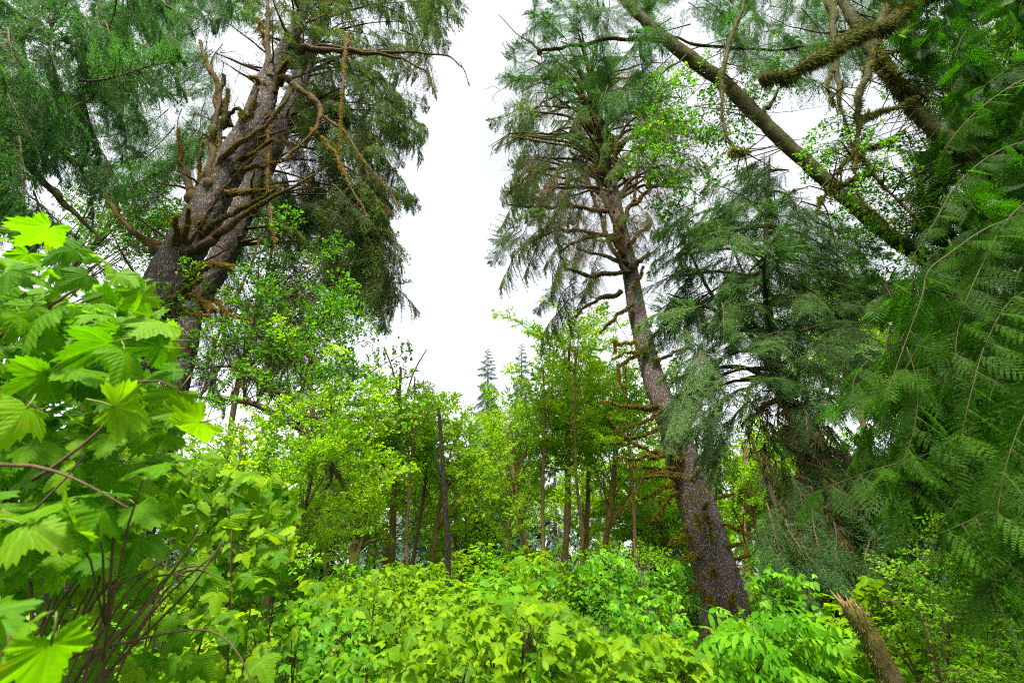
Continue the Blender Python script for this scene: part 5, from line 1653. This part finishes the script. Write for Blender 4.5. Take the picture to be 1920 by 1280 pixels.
def fern_frond(seed):
    rr = np.random.default_rng(seed)
    n = 24
    u = np.linspace(.08, 1, n)
    g = Geo()
    P_ = np.stack([u, 0 * u, .30 * np.sin(u * 2.6) - .12 * u], 1)
    bl = needle(.26)
    for sg in (-1, 1):
        X_ = np.stack([np.full(n, .35), np.full(n, sg * 1.0), np.full(n, -.15)], 1) + rr.normal(0, .06, (n, 3))
        V, T, ti, ve = stamp(bl, P_, X_, np.tile((0, 0, 1.0), (n, 1)) + rr.normal(0, .15, (n, 3)), .17 * np.sin(np.pi * np.clip(u * .92 + .04, 0, 1)) ** .7 + .01, rr.uniform(.2, .8, n))
        g.add(V, T, 0, ti, ve)
    V, T, _ = tube(np.concatenate([[(0, 0, 0)], P_[::4], P_[-1:]]), np.linspace(.007, .002, 2 + len(P_[::4])), 4, .2)
    g.add(V, T, 1)
    return g.mesh('frond', [M['eldd'], M['twiggrn']], smooth=False)


FERN = [fern_frond(k) for k in range(3)]
for lab, px, Yf in [('sword fern in the deep shade at the lower left, behind the brown stems', 120, 3.3), ('sword fern in the shade left of the broken stump', 1560, 4.6), ('sword fern growing close behind the broken stump', 1668, 4.3),
                    ('sword fern under the huckleberry at the bottom right corner', 1850, 3.6), ('sword fern between the centre shrub and the elderberry', 1235, 3.4)]:
    b = U(px, 1330, Yf)
    gz = float(ground_z(b[0], Yf)) + .25
    o = thing('sword_fern', lab, 'fern', (b[0], Yf, gz))
    for k in range(13):
        a = k * 2.4 + r.uniform(-.3, .3)
        put('frond', FERN[k % 3], o, (b[0], Yf, gz), (math.cos(a), math.sin(a), r.uniform(.35, .9)), (0, 0, 1), r.uniform(.55, .85))

# small shrubs of the forest floor: three shapes, copied
def low_shrub_meshes(seed, tpls, mat, n, size):
    rr = np.random.default_rng(seed)
    a = rr.uniform(0, 6.28, n)
    u = rr.uniform(0, 1, n) ** .5
    h = rr.uniform(.15, 1, n)
    rad = .75 * np.sin(np.pi * np.clip(h * .8 + .12, 0, 1)) * u
    P = np.stack([np.cos(a) * rad, np.sin(a) * rad, h * 1.15 + .12 * np.sin(a * 3)], 1)
    out = np.stack([np.cos(a), np.sin(a), rr.uniform(-.5, .3, n)], 1)
    g = Geo()
    idx = rr.integers(0, len(tpls), n)
    for k, tp in enumerate(tpls):
        m = idx == k
        c = int(m.sum())
        V, T, ti, ve = stamp(tp, P[m], out[m] + rr.normal(0, .5, (c, 3)), np.array((0, 0, 1.0)) + out[m] * .35 + rr.normal(0, .35, (c, 3)), size * rr.uniform(.6, 1.3, c), np.clip(.2 + .6 * h[m] + rr.normal(0, .2, c), 0, 1))
        g.add(V, T, 0, ti, ve)
    fo = g.mesh('foliage', [mat])
    g = Geo()
    for k in range(9):
        b = rr.normal(0, .06, 3) * (1, 1, 0)
        e = P[int(rr.integers(n))]
        V, T, _ = tube([b, (b + e) / 2 + (0, 0, .2), e], [.010, .007, .003], 4, .3)
        g.add(V, T)
    return fo, g.mesh('stems', [M['twig']])


SMALL = ovate(5, .62, .0, .15, .2, 3)
TRI = join([xf(SMALL, 0, .6), xf(SMALL, 1.1, .45), xf(SMALL, -1.1, .45)])
LOWS = [low_shrub_meshes(1, [TRI], M['sal'], 320, .15), low_shrub_meshes(2, [SMALL], M['low'], 420, .11), low_shrub_meshes(3, [TRI, SMALL], M['eld'], 380, .13), low_shrub_meshes(4, [RHOMB], M['low'], 500, .10), low_shrub_meshes(5, [TRI], M['low'], 340, .15)]
KINDS = ['low pointed yellow-green shrub', 'low dark small-leaved shrub', 'low mid-green mixed-leaf shrub', 'low dense fine-leaved shrub', 'low dark three-leaved shrub']
ROWS = ['in the front row', 'midway back', 'well back']
r = np.random.default_rng(130)
for k in range(120):
    Y = 4.5 + 17 * (k / 120) ** .9
    x = r.uniform(-1.0, 1.05) * Y * .95 + .15 * Y * 0
    gpx = project((x, Y, float(ground_z(x, Y)) + .6))[0]
    if 1255 < gpx < 1440 and Y < 16:
        x += .32 * Y
    q = int(r.choice(5, p=[.34, .18, .22, .12, .14]))
    gz = float(ground_z(x, Y))
    lab = '%s %s %s' % (KINDS[q], ROWS[0 if Y < 8 else (1 if Y < 14 else 2)], zone(project((x, Y, gz + .6))[0]))
    o = thing('low_shrub', lab, 'shrub', (x, Y, gz - .05), KINDS[q] + 's of the forest floor')
    s = r.uniform(.8, 1.45) * (1 + .016 * Y)
    a = r.uniform(0, 6.28)
    for nm, me, kd in (('foliage', LOWS[q][0], 'stuff'), ('stems', LOWS[q][1], None)):
        c = put(nm, me, o, (x, Y, gz - .05), (math.cos(a), math.sin(a), 0), (0, 0, 1), s)
        if kd:
            c['kind'] = kd

print('objects', len(bpy.data.objects), 'tris', sum(len(m.polygons) for m in bpy.data.meshes))
